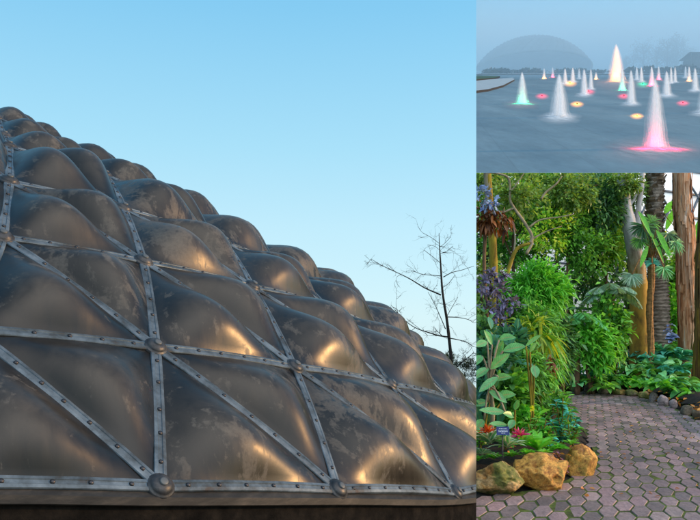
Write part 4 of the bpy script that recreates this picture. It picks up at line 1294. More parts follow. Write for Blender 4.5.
# forked bare limbs with moss
tree('small tree with forked mossy bare limbs leaning over the left of the path bed', 505, 21, [(505, 300), (507, 276), (516, 250), (530, 243)], .085, .045, M['bark_moss'], [('olive', 520, 195, 22, 20, 22, 20, 7, 3.4, .4)], 35,
     [([(530, 243), (532, 236), (524, 222), (514, 208), (510, 200), (510, 188), (508, 178), (500, 174), (488, 172)], .05, .03), ([(507, 276), (512, 262), (515, 240), (513, 222)], .035, .02), ([(526, 254), (532, 243), (530, 236)], .05, .03),
      ([(528, 228), (540, 220), (560, 217), (574, 214)], .03, .012), ([(514, 208), (502, 214), (499, 226), (496, 236)], .035, .012), ([(531, 240), (545, 232), (562, 226)], .03, .01), ([(510, 192), (518, 182), (524, 173)], .03, .015),
      ([(541, 199), (546, 192), (556, 184), (562, 176)], .035, .02)], moss=M['bark_tan'])
tree('pale brown trunk with a mossy yellow foot at the left beside the blue leaves', 493, 22, [(494, 330), (493.5, 285), (492.5, 240), (490, 210), (487, 168)], .15, .115, M['bark_moss'], [('olive', 484, 178, 16, 12, 16, 20, 6, 3.2, .5)], 36,
     [([(490.5, 226), (489.5, 208), (488, 190), (486.5, 166)], .135, .12), ([(496, 238), (501, 226), (504, 205)], .05, .03)], moss=M['bark_tan'])

# tall trunks at the right
o = tree('tall pale trunk with peeling bark, white above and orange yellow below', 639, 29, [(639.5, 345), (638.5, 290), (635.5, 258), (630, 228), (625, 203), (621, 165)], .43, .21, M['bark_pale'],
         [('olive', 625, 182, 16, 12, 18, 20, 5.5, 3, -.5)], 37, [([(638, 262), (639, 240), (638, 214), (641, 190), (643, 165)], .14, .09), ([(628, 208), (636, 196), (640, 182)], .06, .03)], name='peeling_tree')

pm = foot(658, 30)
o = thing('palm_tree', 'stout palm trunk, scaly dark brown above and ringed grey below', 'palm', tuple(pm))
path = smooth_path([tuple(pm)] + [tuple(at(x, y, 30)) for x, y in ((659.5, 340), (658, 285), (654.5, 250), (654.5, 215), (656, 160))], 12)
mb = MB(); rr = []
for k in range(len(path)):
    rr.append(.43 if path[k][2] < 2.4 else .34)
dense = []; rad = []
for k in range(len(path) - 1):
    for s in range(4):
        t = s / 4; dense.append(path[k] * (1 - t) + path[k + 1] * t); rad.append((rr[k] * (1 - t) + rr[k + 1] * t) * (1.0 + .10 * ((k * 4 + s) % 3 - 1)))
tube(mb, dense, rad, 18, .22, 3, freq=6); mb.build('trunk', M['bark_palm'], o, GARD)
mb = MB(); rb = random.Random(4)
for k in range(520):
    t = rb.random(); z = 2.2 + t * 6.2; i = min(range(len(path)), key=lambda q: abs(path[q][2] - z)); c = path[i]
    a = rb.uniform(0, 2 * math.pi); dr = np.array([math.cos(a), math.sin(a), 0]); sd = np.array([-math.sin(a), math.cos(a), 0]); up = np.array([0, 0, 1.0])
    q = np.array([c[0], c[1], z]) + dr * .31; wd, hh = rb.uniform(.08, .13), rb.uniform(.10, .2); out_ = rb.uniform(.06, .15)
    mb.add([q - sd * wd - up * hh * .5, q + sd * wd - up * hh * .5, q + sd * wd * .8 + up * hh * .5 + dr * out_, q - sd * wd * .8 + up * hh * .5 + dr * out_], [(0, 1, 2, 3)])
mb.build('leaf_bases', M['boot'], o, GARD, False)


def pinnate(mb, rib, base, d, L, droop, n=26, ll=.5, lw=.05, rng=RNG, updir=.0):
    """one feather frond: a curved rib with leaflets on both sides"""
    base = np.array(base, float); d = nrm(np.array(d, float))
    pts = []
    for k in range(n + 1):
        t = k / n; pts.append(base + d * L * t + np.array([0, 0, -1.0]) * droop * L * t * t)
    tube(rib, pts, taper(.022, .006, n + 1), 5, cap=False)
    P, D = [], []
    for k in range(2, n):
        tg = nrm(pts[k + 1] - pts[k - 1]) if k < n else d
        side = nrm(np.cross(tg, np.array([0, 0, 1.0]) + .001))
        for s in (-1, 1):
            P.append(pts[k]); D.append(tg * .55 + side * s + np.array([0, 0, -.15]))
    k = np.array([math.sin(math.pi * (.12 + .84 * (i // 2) / (len(P) / 2))) for i in range(len(P))])
    leaves(mb, P, np.array(D), ll * k, lw, 'strap', .3, rng=rng, twist=.15)


def fan(mb, c, face, r, n=30, spread=1.9, rng=RNG, w=.10, up=(0, 0, 1), droop=.12):
    """one fan leaf: pleated segments radiating from the end of its stalk"""
    c = np.array(c, float); f = nrm(np.array(face, float)); u = np.array(up, float); s = nrm(np.cross(f, u)); u = np.cross(s, f)
    A = np.linspace(-spread, spread, n)
    D = np.array([s * math.sin(a) + u * math.cos(a) + f * .12 * rng.normal() for a in A])
    leaves(mb, np.repeat(c[None], n, 0), D, r * rng.uniform(.85, 1.08, n), w * r, 'strap', droop, .3, up=f, rng=rng, twist=.1)


# fan palm before the trunks
b = foot(650, 28.2)
o = thing('fan_palm', 'slender orange trunked palm with dark green fan leaves in front of the stout palm', 'palm', tuple(b))
pth = smooth_path([tuple(b), tuple(at(651, 345, 28.2)), tuple(at(649.5, 310, 28.2)), tuple(at(651.5, 282, 28.2)), tuple(at(651, 262, 28.2))], 8)
mb = MB(); tube(mb, pth, [.125 * (1 + .10 * (k % 2)) for k in range(len(pth))], 10, .15, 8); mb.build('trunk', M['bark_or'], o, GARD)
rf = np.random.default_rng(77)
for (px, row, r, fx, fz, mk) in [(643, 226, 15, -.2, -.2, 'dark'), (651, 222, 13, .2, .1, 'mid'), (668, 234, 15, .3, -.2, 'dark'), (662, 240, 13, .1, -.5, 'dark'), (676, 242, 12, .5, -.4, 'tealg'), (653, 263, 9, 0, .8, 'teal'), (640, 240, 10, -.3, -.6, 'mid'), (632, 275, 12, -.3, -.4, 'grey'), (664, 268, 12, .3, -.4, 'tealg')]:
    c = at(px, row, 27.6)
    mb = MB(); tube(mb, smooth_path([tuple(at(651, 268, 28.2)), tuple((at(651, 250, 28.0) + c) / 2 + Vector((0, 0, .2))), tuple(c)], 4), .02, 5); fs_ = mb.build('stalk', M['bark_or'], o, GARD)
    mb = MB(); fan(mb, c, (fx, -1, .3), dpx(r, 27.6), 34, 2.0, rf, .11, (fx * .6, 0, -1 if fz < 0 else 1), .25); mb.build('fan_leaf', L_[mk], fs_, GARD)

# lime banana-like blades
def blade_plant(name, label, cat, base, blades, m, stem_m, group=None, hub=None):
    """blades: (foot, tip, width px, depth, droop) in photo points"""
    o = thing(name, label, cat, tuple(base), group)
    root = base
    if hub is not None:
        mb = MB(); pth = smooth_path([tuple(base), tuple((base + hub) / 2 + Vector((.05, 0, 0))), tuple(hub)], 4); tube(mb, pth, taper(.045, .03, len(pth)), 8); mb.build('stem', stem_m, o, GARD); root = hub
    for (ax, ay, bx, by, wd, d, dr) in blades:
        a, b2 = at(ax, ay, d), at(bx, by, d - .15)
        mb = MB(); tube(mb, smooth_path([tuple(root), tuple((root + a) / 2 + Vector((0, 0, .1))), tuple(a)], 3), .018, 5); s = mb.build('leaf_stalk', stem_m, o, GARD)
        mb = MB(); D = (b2 - a); L = D.length
        leaves(mb, [tuple(a)], [tuple(D)], L, dpx(wd, d), 'oval', dr, .16, up=(0, -.75, .65), twist=.08); mb.build('leaf', m, s, GARD)
    return o


blade_plant('banana_plant', 'bright lime broad bladed plant between the pale trunk and the palm', 'plant', foot(648, 27.8),
            [(638, 211, 651, 232, 6, 27.4, .2), (650, 232, 664, 258, 5, 27.4, .2), (656, 230, 670, 252, 6, 27.2, .25), (648, 246, 640, 262, 5, 27.2, .3), (660, 245, 672, 252, 4, 27.2, .3)], L_['fresh'], M['bark_or'], None, at(652, 256, 27.6))
blade_plant('banana_plant', 'big pale green bladed plant behind the shaggy trunk at the right', 'plant', foot(706, 30.6),
            [(697, 240, 708, 212, 14, 30.6, .1), (690, 250, 712, 236, 12, 30.6, .2), (694, 262, 712, 262, 12, 30.6, .2), (676, 222, 690, 204, 7, 30.8, .2), (664, 214, 676, 196, 7, 32.2, .2), (666, 230, 674, 206, 6, 32.2, .1)], L_['fresh'], M['bark_moss'], None, at(704, 268, 30.6))

# shaggy red trunk and the mossy one in front of it
def shaggy(label, pts, d, r0, r1, m, seed, strips):
    b = foot(pts[0][0], d)
    o = thing('shaggy_tree', label, 'tree', tuple(b))
    path = smooth_path([tuple(b)] + [tuple(at(x, y, d)) for x, y in pts], 10)
    rad = taper(r0, r1, len(path))
    mb = MB(); tube(mb, path, rad, 16, .28, seed, freq=1.2); mb.build('trunk', m, o, GARD)
    rs = random.Random(seed); mb = MB()
    for k in range(strips):
        i = rs.randint(0, len(path) - 12); n_ = rs.randint(8, 22); a = rs.uniform(0, 2 * math.pi); wd = rs.uniform(.03, .075); lift = rs.uniform(.0, .05); tw = rs.uniform(-.3, .3)
        vs = []
        js = list(range(i, min(i + n_, len(path))))
        for q, j in enumerate(js):
            t = q / max(1, len(js) - 1); aa = a + tw * t; dr = np.array([math.cos(aa), math.sin(aa), 0]); sd = np.array([-math.sin(aa), math.cos(aa), 0])
            c = np.array(path[j]) + dr * (rad[j] * 1.04 + .02 + lift * abs(2 * t - 1) ** 2)
            vs += [c - sd * wd, c + sd * wd]
        mb.add(vs, [(2 * q, 2 * q + 1, 2 * q + 3, 2 * q + 2) for q in range(len(js) - 1)])
    mb.build('peeling_bark', m, o, GARD)
    return o


shaggy('tall shaggy trunk with reddish brown peeling bark before the glass', [(689.5, 385), (689, 330), (687, 285), (685.5, 240), (682.5, 205), (682, 160)], 29.5, .41, .33, M['bark_red'], 5, 190)
shaggy('dark mossy trunk standing at the right edge of the path bed', [(698, 385), (699, 340), (699.5, 300), (700, 262), (702, 235), (706, 160)], 25.0, .23, .10, M['bark_dkmoss'], 6, 60)

# feather palm and grey-green fronds in the middle
def feather_palm(label, px, row, d, fronds, m, seed, bark):
    b = foot(px, d)
    o = thing('feather_palm', label, 'palm', tuple(b))
    top = at(px, row, d)
    mb = MB(); pth = smooth_path([tuple(b), tuple((b + top) / 2), tuple(top)], 6); tube(mb, pth, [.10 * (1 + .12 * (k % 2)) for k in range(len(pth))], 9, .1, seed); mb.build('trunk', bark, o, GARD)
    rg = np.random.default_rng(seed)
    for k in range(fronds):
        a = 2 * math.pi * k / fronds + rg.uniform(-.2, .2); e = rg.uniform(.25, 1.0)
        lm, rb_ = MB(), MB()
        pinnate(lm, rb_, top, (math.cos(a), math.sin(a) * .7, e), rg.uniform(.8, 1.2) * dpx(34, d), .75, 26, dpx(11, d), dpx(1.5, d), rg)
        f_ = rb_.build('frond_rib', bark, o, GARD); lm.build('frond', m, f_, GARD)
    return o


feather_palm('grey green feather palm in the middle of the garden left of the pale trunk', 612, 292, 27.5, 13, L_['grey'], 51, M['bark_brown'])
feather_palm('low deep green feather palm behind the bright feathery bush', 577, 320, 26, 12, L_['tealg'], 52, M['bark_brown'])
feather_palm('green feather palm with arching fronds low at the right by the shaggy trunk', 668, 345, 31, 12, L_['fresh'], 53, M['bark_brown'])

shrub('leafy_shrub', 'mid green bush with bright leaf tips left of the orange trunk foot', 'shrub', 606, 332, 27, 21, 36, L_['mid'], M['bark_brown'], 61, 46, 36, 7, 3.5, spread=.17)
shrub('leafy_shrub', 'blue green bush under the feather palm near the bend of the path', 'shrub', 590, 345, 26, 24, 28, L_['fresh'], M['bark_brown'], 62, 40, 34, 8, 2.6, spread=.18, prof='strap')
shrub('leafy_shrub', 'dark bush at the inner bend of the path below the bright feathery bush', 'shrub', 558, 345, 21, 15, 34, L_['dark'], M['bark_brown'], 63, 40, 34, 8, 3, spread=.18)
shrub('leafy_shrub', 'fresh green bush between the palm trunk and the shaggy trunk', 'shrub', 673, 322, 31, 16, 34, L_['fresh'], M['bark_brown'], 64, 34, 30, 7, 3.4, spread=.18)
shrub('leafy_shrub', 'olive bush behind the plum coloured leaves at the left', 'shrub', 487, 300, 22.5, 18, 40, L_['olive'], M['bark_brown'], 65, 40, 32, 7, 3.2, spread=.18)

# bright feathery bush and the bamboo below it
shrub('feathery_bush', 'bright fresh green feathery bush left of the path, highest of the fine leaved bushes', 'bush', 534, 291, 18, 32, 26, L_['fresh'], M['bark_moss'], 71, 100, 56, 8, 1.6, prof='strap', spread=.15, stems=6, droop=.4, shell=.3)
shrub('feathery_bush', 'green drooping feathery bush under the bright one', 'bush', 535, 338, 16.5, 24, 32, L_['mid'], M['bark_moss'], 72, 96, 54, 8.5, 1.7, prof='strap', spread=.18, stems=6, droop=.5, shell=.3)
shrub('feathery_bush', 'low green feathery bush reaching down to the bromeliads', 'bush', 530, 382, 14, 20, 30, L_['mid'], M['bark_moss'], 73, 76, 50, 9, 1.8, prof='strap', spread=.18, stems=5, droop=.5, shell=.3)
shrub('feathery_bush', 'fine leaved bush hanging over the inner bend of the path', 'bush', 548, 366, 17.5, 13, 24, L_['fresh'], M['bark_moss'], 74, 40, 34, 11, 1.9, prof='strap', spread=.18, stems=4, droop=.7)
shrub('dry_fern', 'clump of dry orange brown fronds inside the feathery bushes', 'fern', 549, 365, 14.2, 3.4, 8, L_['rust'], M['bark_brown'], 75, 9, 12, 8, 2, prof='strap', spread=.25, stems=1, droop=.9)

# blue and plum coloured leaves at the left
def leafy(o, m, px, row, d, rx, ry, n, lp, wp, seed, name='leaves', droop=.3, prof='oval'):
    return crown(o, m, px, row, d, rx, ry, max(3, n // 10), 10, lp, wp, prof, seed, .22, droop, .2, name)


b = foot(486, 19)
o = thing('blue_leaf_shrub', 'tall thin shrub with blue leaf tufts above rusty hanging leaves', 'shrub', tuple(b))
mb = MB(); tube(mb, smooth_path([tuple(b), tuple(at(487, 330, 19)), tuple(at(484, 260, 19)), tuple(at(488, 205, 19))], 5), .05, 7); mb.build('stem', M['bark_brown'], o, GARD)
leafy(o, L_['blue'], 482, 194, 18.8, 9, 7, 60, 6, 2.6, 1, 'blue_leaves'); leafy(o, L_['blue'], 490, 204, 18.7, 12, 6, 80, 6, 2.6, 2, 'blue_leaves')
leafy(o, L_['rust'], 484, 216, 18.9, 10, 11, 110, 8, 3.4, 3, 'rusty_leaves', .8); leafy(o, L_['rust'], 499, 222, 18.9, 10, 9, 90, 8, 3.2, 4, 'rusty_leaves', .8)
b = foot(497, 16.5)
o = thing('plum_leaf_shrub', 'shrub with plum and slate blue leaves on dark stems at the left', 'shrub', tuple(b))
for q in ((486, 300), (498, 292), (508, 300), (514, 312), (492, 320)):
    mb = MB(); tube(mb, smooth_path([tuple(b), tuple(at(496, 345, 16.5)), tuple(at(*q, 16.5))], 4), .022, 6); mb.build('stem', M['bark_brown'], o, GARD)
for k, (cx, cy, rx, ry) in enumerate(((484, 285, 12, 9), (500, 290, 13, 9), (512, 304, 10, 9), (490, 308, 12, 10), (502, 322, 12, 9), (480, 326, 9, 9), (496, 274, 10, 6))):
    leafy(o, L_['plum'], cx, cy, 16.4, rx, ry, 80, 7, 3, 10 + k)
shrub('strap_leaf_clump', 'clump of arching yellow green strap leaves below the plum leaved shrub', 'plant', 534, 330, 15, 17, 12, L_['gold'], M['bark_moss'], 81, 12, 12, 22, 3.0, prof='strap', spread=.2, stems=2, droop=.55)
shrub('leafy_shrub', 'dark glossy undergrowth bush at the left edge behind the broad leaves', 'shrub', 486, 380, 14, 14, 50, L_['dark'], M['bark_brown'], 82, 44, 30, 11, 4.5, spread=.2)
shrub('leafy_shrub', 'dark bush with long leaves between the broad leaves and the feathery bushes', 'shrub', 512, 352, 14.6, 14, 24, L_['broadd'], M['bark_brown'], 83, 16, 14, 17, 5.5, prof='oval', spread=.2)

shrub('leafy_shrub', 'glossy broad leaved undergrowth behind the tall pale oval leaved plant', 'shrub', 494, 372, 13.2, 20, 34, L_['broadd'], M['bark_brown'], 84, 26, 14, 15, 6, prof='oval', spread=.2)
shrub('leafy_shrub', 'mid green leafy bush between the tall oval leaves and the yellow flower', 'shrub', 514, 400, 12.9, 16, 28, L_['mid'], M['bark_brown'], 85, 26, 16, 12, 5, prof='oval', spread=.2)
shrub('leafy_shrub', 'bright leafy bush low behind the magenta flower', 'shrub', 530, 424, 12.6, 18, 14, L_['fresh'], M['bark_brown'], 86, 20, 16, 10, 4, prof='oval', spread=.2)
shrub('leafy_shrub', 'small leaved green bush behind the teal plant at the bend', 'shrub', 556, 415, 13.4, 13, 24, L_['mid'], M['bark_brown'], 87, 26, 20, 8, 3.4, spread=.2)
# broad leaved plants at the lower left
BD = 12.0
blade_plant('broad_leaf_plant', 'tall plant with big pale green oval leaves on tan stems at the left edge', 'plant', Vector(tuple(at(490, 440, BD))),
            [(503, 351, 526, 344, 11, BD, .1), (491, 369, 510, 351, 11, BD - .1, .1), (489, 368, 473, 377, 9, BD, .1), (498, 377, 479, 391, 9, BD - .2, .05), (487, 342, 475, 345, 8, BD, .1), (489, 391, 507, 401, 9, BD - .1, .1),
             (505, 412, 479, 413, 9, BD - .3, -.1), (492, 345, 484, 328, 8, BD + .3, .1), (495, 358, 503, 338, 8, BD + .3, .1), (488, 402, 473, 404, 9, BD + .2, .1), (494, 380, 512, 372, 9, BD + .2, .25), (497, 398, 516, 388, 10, BD + .1, .3), (482, 356, 474, 362, 9, BD, .3), (499, 340, 516, 332, 9, BD + .2, .3), (484, 420, 474, 428, 9, BD - .2, .3)], L_['broad'], M['bark_tan'], None, at(490, 386, BD))
blade_plant('broad_leaf_plant', 'short plant with three pale oval leaves beside the blue plant label', 'plant', Vector(tuple(at(515, 442, BD - .3))),
            [(514, 417, 503, 412, 8, BD - .3, .1), (507, 425, 489, 424, 7, BD - .4, .0), (514, 420, 509, 428, 7.5, BD - .5, .1), (515, 410, 518, 398, 6, BD - .3, .1)], L_['broad'], M['bark_moss'])
blade_plant('broad_leaf_plant', 'single rounded leaf plant hanging before the feathery bush', 'plant', Vector(tuple(at(533, 430, BD + .4))),
            [(534, 365, 536, 378, 9, BD, .0), (530, 352, 537, 341, 6, BD + .4, .1), (526, 346, 541, 333, 5, BD + .4, .1)], L_['broad'], M['bark_moss'])
blade_plant('broad_leaf_plant', 'deep green low plant in the shade behind the orange flower', 'plant', Vector(tuple(at(482, 445, BD))),
            [(482, 430, 478, 408, 7, BD + .1, .1), (486, 428, 493, 405, 7, BD + .3, .1), (480, 424, 474, 396, 8, BD + .2, .1), (498, 428, 505, 396, 8, BD + .6, .1), (500, 404, 509, 388, 7, BD + .6, .1), (494, 388, 499, 376, 6, BD + .5, .1)], L_['broadd'], M['bark_moss'])


def rosette(name, label, cat, px, row, d, m, n, lpx, wpx, flower=None, fpx=0, frow=0, flat=.45, group=None, seed=0, droop=.45, fl=7, z_up=0.0):
    """strap leaves from one heart, with an optional head of coloured bracts"""
    b = at(px, row, d)
    o = thing(name, label, cat, tuple(b), group)
    rg = np.random.default_rng(seed + 400)
    for k in range(n):
        a = 2 * math.pi * (k + rg.uniform(-.3, .3)) / n
        mb = MB(); leaves(mb, [tuple(b)], [(math.cos(a), math.sin(a) * .5, flat * .8 + rg.uniform(-.25, .5))], dpx(lpx, d) * rg.uniform(.8, 1.15), dpx(wpx, d), 'strap', droop, .22, rng=rg, twist=.05)
        mb.build('leaf', m, o, GARD)
    if flower:
        c = at(fpx, frow, d - .05)
        mb = MB(); tube(mb, [tuple(b), tuple((b + c) / 2 + Vector((.02, 0, 0))), tuple(c)], .018, 6); s = mb.build('flower_stem', M['bark_moss'], o, GARD)
        mb = MB(); k = 34; D = rand_dirs(k, rg); D[:, 2] = np.abs(D[:, 2]) * .8 + .15
        leaves(mb, np.repeat(np.array([tuple(c - Vector((0, 0, dpx(fl * .45, d))))]), k, 0) + rg.normal(0, dpx(.8, d), (k, 3)), D, dpx(fl, d) * rg.uniform(.7, 1.2, k), dpx(2.4, d), 'lance', .2, rng=rg)
        mb.build('flower_head', flower, s, GARD)
    return o


ZD = 11.2
rosette('bromeliad', 'bromeliad with flame orange flower and white striped leaves at the left', 'flower', 490, 444, ZD - .3, L_['stripe'], 22, 34, 6.0, L_['flame'], 487, 427, .95, None, 1, .42, 12)
rosette('bromeliad', 'bromeliad with magenta flower beside the blue plant label', 'flower', 522, 446, ZD - .15, L_['fresh'], 20, 32, 5.0, L_['magenta'], 520, 431, .95, None, 2, .42, 12)
rosette('strap_plant', 'glossy green strap leaved plant right of the magenta flower', 'plant', 538, 451, ZD + .1, L_['fresh'], 20, 34, 5.4, None, 0, 0, 1.0, None, 3, .4)
rosette('strap_plant', 'striped strap leaved plant low between the two bromeliads', 'plant', 508, 448, ZD - .4, L_['stripe'], 17, 27, 5.4, None, 0, 0, .8, None, 4, .4)

# small plants near the rocks
def stemmed(name, label, cat, px, row_b, d, tops, m, lp, wp, n, seed, group=None, flower=None):
    b = at(px, row_b, d); o = thing(name, label, cat, tuple(b), group); rg = np.random.default_rng(seed)
    for (tx, ty) in tops:
        t = at(tx, ty, d + rg.uniform(-.15, .15)); pth = smooth_path([tuple(b), tuple((b + t) / 2 + Vector((rg.normal(0, .02), 0, .03))), tuple(t)], 5)
        mb = MB(); tube(mb, pth, .010, 5); s = mb.build('stem', M['bark_moss'], o, GARD)
        mb = MB(); q = np.array(pth)[rg.integers(3, len(pth), n)]; a = rg.uniform(0, 2 * math.pi, n)
        leaves(mb, q, np.stack([np.cos(a), np.sin(a) * .7, rg.uniform(.05, .7, n)], 1), dpx(lp, d) * rg.uniform(.7, 1.2, n), dpx(wp, d), 'oval', .35, .2, rng=rg); mb.build('leaves', m, s, GARD)
    return o


stemmed('teal_plant', 'plant with blue green leaves and upright stems by the bend of the path', 'plant', 561, 449, 12.0, [(556, 402), (563, 398), (570, 412), (552, 422), (575, 424), (563, 424), (569, 437), (557, 438)], L_['teal'], 8.5, 4.2, 16, 91)
stemmed('green_plant', 'small green leafy plant in front of the teal one', 'plant', 573, 446, 11.7, [(568, 420), (578, 428), (574, 436)], L_['mid'], 7, 3.4, 14, 92)
o = stemmed('yellow_flower_plant', 'thin plant with a small yellow flower among fine leaves', 'flower', 531, 446, 11.9, [(531.5, 411), (528, 424), (537, 420)], L_['mid'], 7, 2.4, 12, 93)
mb = MB(); c = at(531.5, 408.5, 11.6); D = rand_dirs(12, RNG); D[:, 1] -= .8; leaves(mb, np.repeat(np.array([tuple(c)]), 12, 0), D, dpx(4, 12), dpx(2.2, 12), 'oval', .1); mb.build('flower_head', L_['yellowf'], o, GARD)
stemmed('ground_cover', 'low pink leaved ground cover between the orange and ochre boulders', 'plant', 564, 474, 10.9, [(560, 458), (564, 462), (568, 466), (562, 470), (567, 474), (556, 452)], L_['pinkc'], 3.6, 2.4, 22, 94)
stemmed('green_plant', 'sprig of dark leaves on the soil behind the orange boulder', 'plant', 548, 455, 11.5, [(543, 440), (553, 438), (549, 446)], L_['teal'], 8, 3, 10, 95)

# plant label on its stake
M['label_blue'] = plain_mat('label_blue', (.01, .03, .16), .35)
M['label_white'] = plain_mat('label_print', (.6, .65, .72), .6)
q = at(503, 431, 10.5); o = thing('plant_label', 'small dark blue plant label with white lines of print beside the magenta flower', 'sign', (q.x, q.y, -GH + .3))
mb = MB(); tube(mb, [(q.x, q.y + .02, -GH + .1), (q.x, q.y + .02, q.z)], .008, 6); mb.build('stake', M['bolt'], o)
hw, hh = dpx(6.4, 10.5), dpx(4.0, 10.5)
def lab(x, z, e=0): return tuple(q + Vector((x * hw, -e + z * hh * .35 - .0, z * hh)))
mb = MB(); mb.add([lab(-1, -1), lab(1, -1), lab(1, 1), lab(-1, 1), lab(-1, -1, -.012), lab(1, -1, -.012), lab(1, 1, -.012), lab(-1, 1, -.012)], [(0, 1, 2, 3), (7, 6, 5, 4), (0, 4, 5, 1), (1, 5, 6, 2), (2, 6, 7, 3), (3, 7, 4, 0)]); pl = mb.build('plate', M['label_blue'], o, None, False)
mb = MB(); rl = random.Random(2)
for z, ww in ((.55, .62), (.18, .74), (-.15, .70), (-.52, .28)):
    x = -ww
    while x < ww:
        L = rl.uniform(.08, .22); L = min(L, ww - x + .02); mb.add([lab(x, z - .085, .003), lab(x + L, z - .085, .003), lab(x + L, z + .085, .003), lab(x, z + .085, .003)], [(0, 1, 2, 3)]); x += L + .07
mb.build('print', M['label_white'], pl, None, False)

rosette('strap_plant', 'low striped plant on top of the mossy left boulder', 'plant', 482, 455, ZD - .3, L_['stripe'], 14, 20, 4.4, None, 0, 0, .7, None, 5, .5)
rosette('strap_plant', 'grassy green tuft behind the orange boulder', 'plant', 551, 452, ZD + .3, L_['fresh'], 16, 20, 3.4, None, 0, 0, 1.1, None, 6, .5)
stemmed('green_plant', 'leafy dark green plant just left of the orange flower bromeliad', 'plant', 480, 452, 11.6, [(478, 432), (482, 436), (476, 442)], L_['mid'], 9, 4.5, 12, 97)
stemmed('green_plant', 'bright leafy plant between the two bromeliads behind the label', 'plant', 506, 450, 11.9, [(504, 436), (510, 434), (508, 441)], L_['fresh'], 9, 4, 12, 98)
stemmed('green_plant', 'bushy green plant right of the magenta flower under the feathery bushes', 'plant', 546, 446, 11.9, [(541, 426), (546, 420), (551, 428), (549, 436)], L_['fresh'], 9, 4, 16, 99)
stemmed('teal_plant', 'small blue green plant at the bend of the path above the ochre boulder', 'plant', 574, 436, 12.6, [(570, 414), (576, 420), (579, 428), (572, 426)], L_['teal'], 8, 4, 14, 100)
stemmed('green_plant', 'green plant leaning over the inner kerb of the path further back', 'plant', 562, 412, 15.5, [(556, 396), (562, 392), (566, 400), (560, 404)], L_['mid'], 8, 3.6, 16, 101)

for i_, (px_, row_, mk_, lb_) in enumerate([(478, 461, 'mid', 'low green tuft at the left end above the mossy boulder'), (494, 459, 'fresh', 'fresh green tuft just above the mossy boulder'), (512, 457, 'mid', 'green tuft in the gap between the two front boulders'),
                                            (527, 455, 'fresh', 'fresh green tuft under the magenta flower'), (545, 455, 'mid', 'green tuft resting on the orange boulder'), (560, 450, 'fresh', 'bright tuft below the teal plant at the bend'), (571, 445, 'mid', 'green tuft crowning the ochre boulder at the bend')]):
    rosette('low_tuft', lb_, 'plant', px_, row_, 11.0 + (.5 if px_ > 550 else 0), L_[mk_], 22, 13, 3.0, None, 0, 0, .9, None, 30 + i_, .45)

# ---- planting along the far side of the path
rh = random.Random(12)
def hosta(px, row, d, m, n, lp, wp, label, group, seed, up=.8, name='leafy_bed_plant', cat='plant', prof='oval', droop=.55):
    b = at(px, row, d); o = thing(name, label, cat, tuple(b), group); rg = np.random.default_rng(seed + 900)
    mb = MB(); a = rg.uniform(0, 2 * math.pi, n); e = rg.uniform(.15, 1.2, n) * up
    D = np.stack([np.cos(a), np.sin(a) * .8, e], 1)
    off = nrm(D) * (rg.uniform(.1, .55, n) * dpx(lp, d))[:, None]
    leaves(mb, np.array([tuple(b)]) + off, D, dpx(lp, d) * rg.uniform(.6, 1.15, n), dpx(wp, d) * rg.uniform(.8, 1.2, n), prof, droop, .2, rng=rg); mb.build('leaves', m, o, GARD)
    mb = MB()
    for k in range(5):
        t = np.array(tuple(b)) + D[k] * dpx(lp * .6, d); tube(mb, [tuple(b - Vector((0, 0, .25))), tuple(b), tuple(t)], .02, 4, cap=False)
    return o


HP = {'t': (L_['teal'], 'teal leaved plant in the bed along the far path edge', 'teal plants along the far path edge'), 'g': (L_['mid'], 'green broad leaved plant in the bed along the far path edge', 'green plants along the far path edge'),
      'b': (L_['tealg'], 'blue green broad leaved plant in the bed along the far path edge', 'blue green plants along the far path edge'), 'f': (L_['fresh'], 'bright green plant in the bed along the far path edge', 'bright green plants along the far path edge')}
SPOTS = [(560, 383, 'g'), (570, 380, 'f'), (577, 384, 'b'), (585, 377, 't'), (592, 382, 'g'), (600, 378, 'b'), (603, 371, 't'), (608, 382, 'g'), (615, 379, 'b'), (620, 373, 'g'), (626, 384, 'f'), (613, 367, 't'), (598, 365, 't'), (630, 371, 'b'),
         (640, 366, 'b'), (641, 358, 't'), (646, 374, 'g'), (650, 384, 'b'), (651, 362, 't'), (655, 373, 'b'), (659, 388, 'f'), (662, 376, 't'), (665, 366, 'b'), (668, 384, 'b'), (672, 372, 't'), (676, 360, 't'), (668, 354, 't'), (682, 370, 'b'), (684, 384, 'g'),
         (676, 390, 'g'), (690, 380, 'g'), (692, 372, 'b'), (681, 357, 't'), (697, 398, 'f'), (687, 392, 'b'), (661, 350, 'b'), (634, 380, 'g'), (643, 386, 'f'), (606, 388, 'g')]
for i, (px, row, k) in enumerate(SPOTS):
    m, lb, gr = HP[k]
    d = 29.5 - (row - 350) * .10 - (2.2 if px > 650 and row > 380 else 0) + rh.uniform(-.3, .3)
    hosta(px, row + 1, d, m, 22, 14 if px < 650 else 17, 6.0 if px < 650 else 7.2, lb, gr, i)
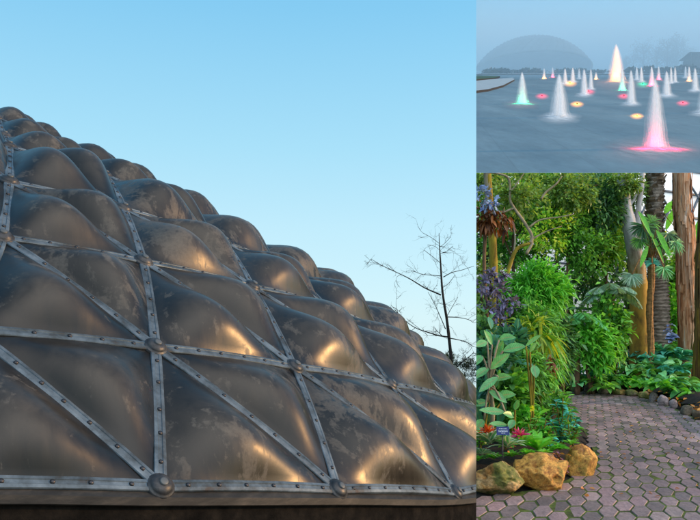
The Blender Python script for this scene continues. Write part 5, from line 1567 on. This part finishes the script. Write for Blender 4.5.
for i_, (px_, row_, d_, k_) in enumerate([(686, 402, 25.2, 'g'), (696, 407, 24.0, 'b'), (700, 396, 24.6, 'f'), (678, 398, 26.0, 'b'), (691, 396, 25.6, 'g'), (703, 412, 23.0, 'g')]):
    m, lb, gr = HP[k_]; hosta(px_, row_, d_, m, 22, 15, 6.4, lb, gr, 70 + i_)
hosta(633, 389, 26.6, L_['sage'], 90, 6, 3.2, 'rounded pale sage green clump at the path edge', None, 60, 1.1)
hosta(641, 391, 26.4, L_['sage'], 50, 5.5, 3, 'smaller pale sage clump right of the rounded one', None, 61, 1.1)
hosta(596, 362, 28.6, L_['grey'], 22, 22, 3.4, 'spiky grey green agave like plant standing over the teal leaves', None, 62, 1.5, 'spiky_plant', 'plant', 'strap', .15)
hosta(684, 366, 28, L_['sage'], 5, 17, 4.6, 'plant with long pale leaves in front of the shaggy trunk', None, 63, .5)
hosta(671, 388, 26.0, L_['sage'], 5, 10, 5.5, 'pale leaved young plant near the pinkish edging blocks', None, 64, 1.0)
stemmed('blue_flower_plant', 'small plant with blue flowers between the palm and the shaggy trunk', 'flower', 671, 345, 28.6, [(670, 325), (671, 336), (667, 330), (674, 338)], L_['blue'], 7, 4, 12, 96)

# fallen orange leaves along the far edge
mb = MB(); P = []
for k in range(70):
    t = rh.uniform(0, 1); i = rh.randint(1, 8); x = FAR_EDGE[i][0] * (1 - t) + FAR_EDGE[i + 1][0] * t; y = FAR_EDGE[i][1] * (1 - t) + FAR_EDGE[i + 1][1] * t
    P.append(tuple(gp(x, y - rh.uniform(0.2, 2.2), rh.uniform(.05, .42))))
D = rand_dirs(len(P), RNG); D[:, 2] *= .3
leaves(mb, P, D, .16, .09, 'oval', .1)
for k in range(40):
    P2 = gp(rh.uniform(480, 575), rh.uniform(455, 478), .36); leaves(mb, [tuple(P2)], rand_dirs(1, RNG) * np.array([1, 1, .2]), .09, .05, 'oval', .1)
for k in range(46):
    P2 = gp(rh.uniform(560, 700), rh.uniform(396, 515), .015)
    if inside(P2.x, P2.y, poly2): leaves(mb, [tuple(P2)], rand_dirs(1, RNG) * np.array([1, 1, .06]), rh.uniform(.06, .12), .05, 'oval', .05)
tag(mb.build('fallen_leaves', L_['litter'], None, GARD), kind='stuff')
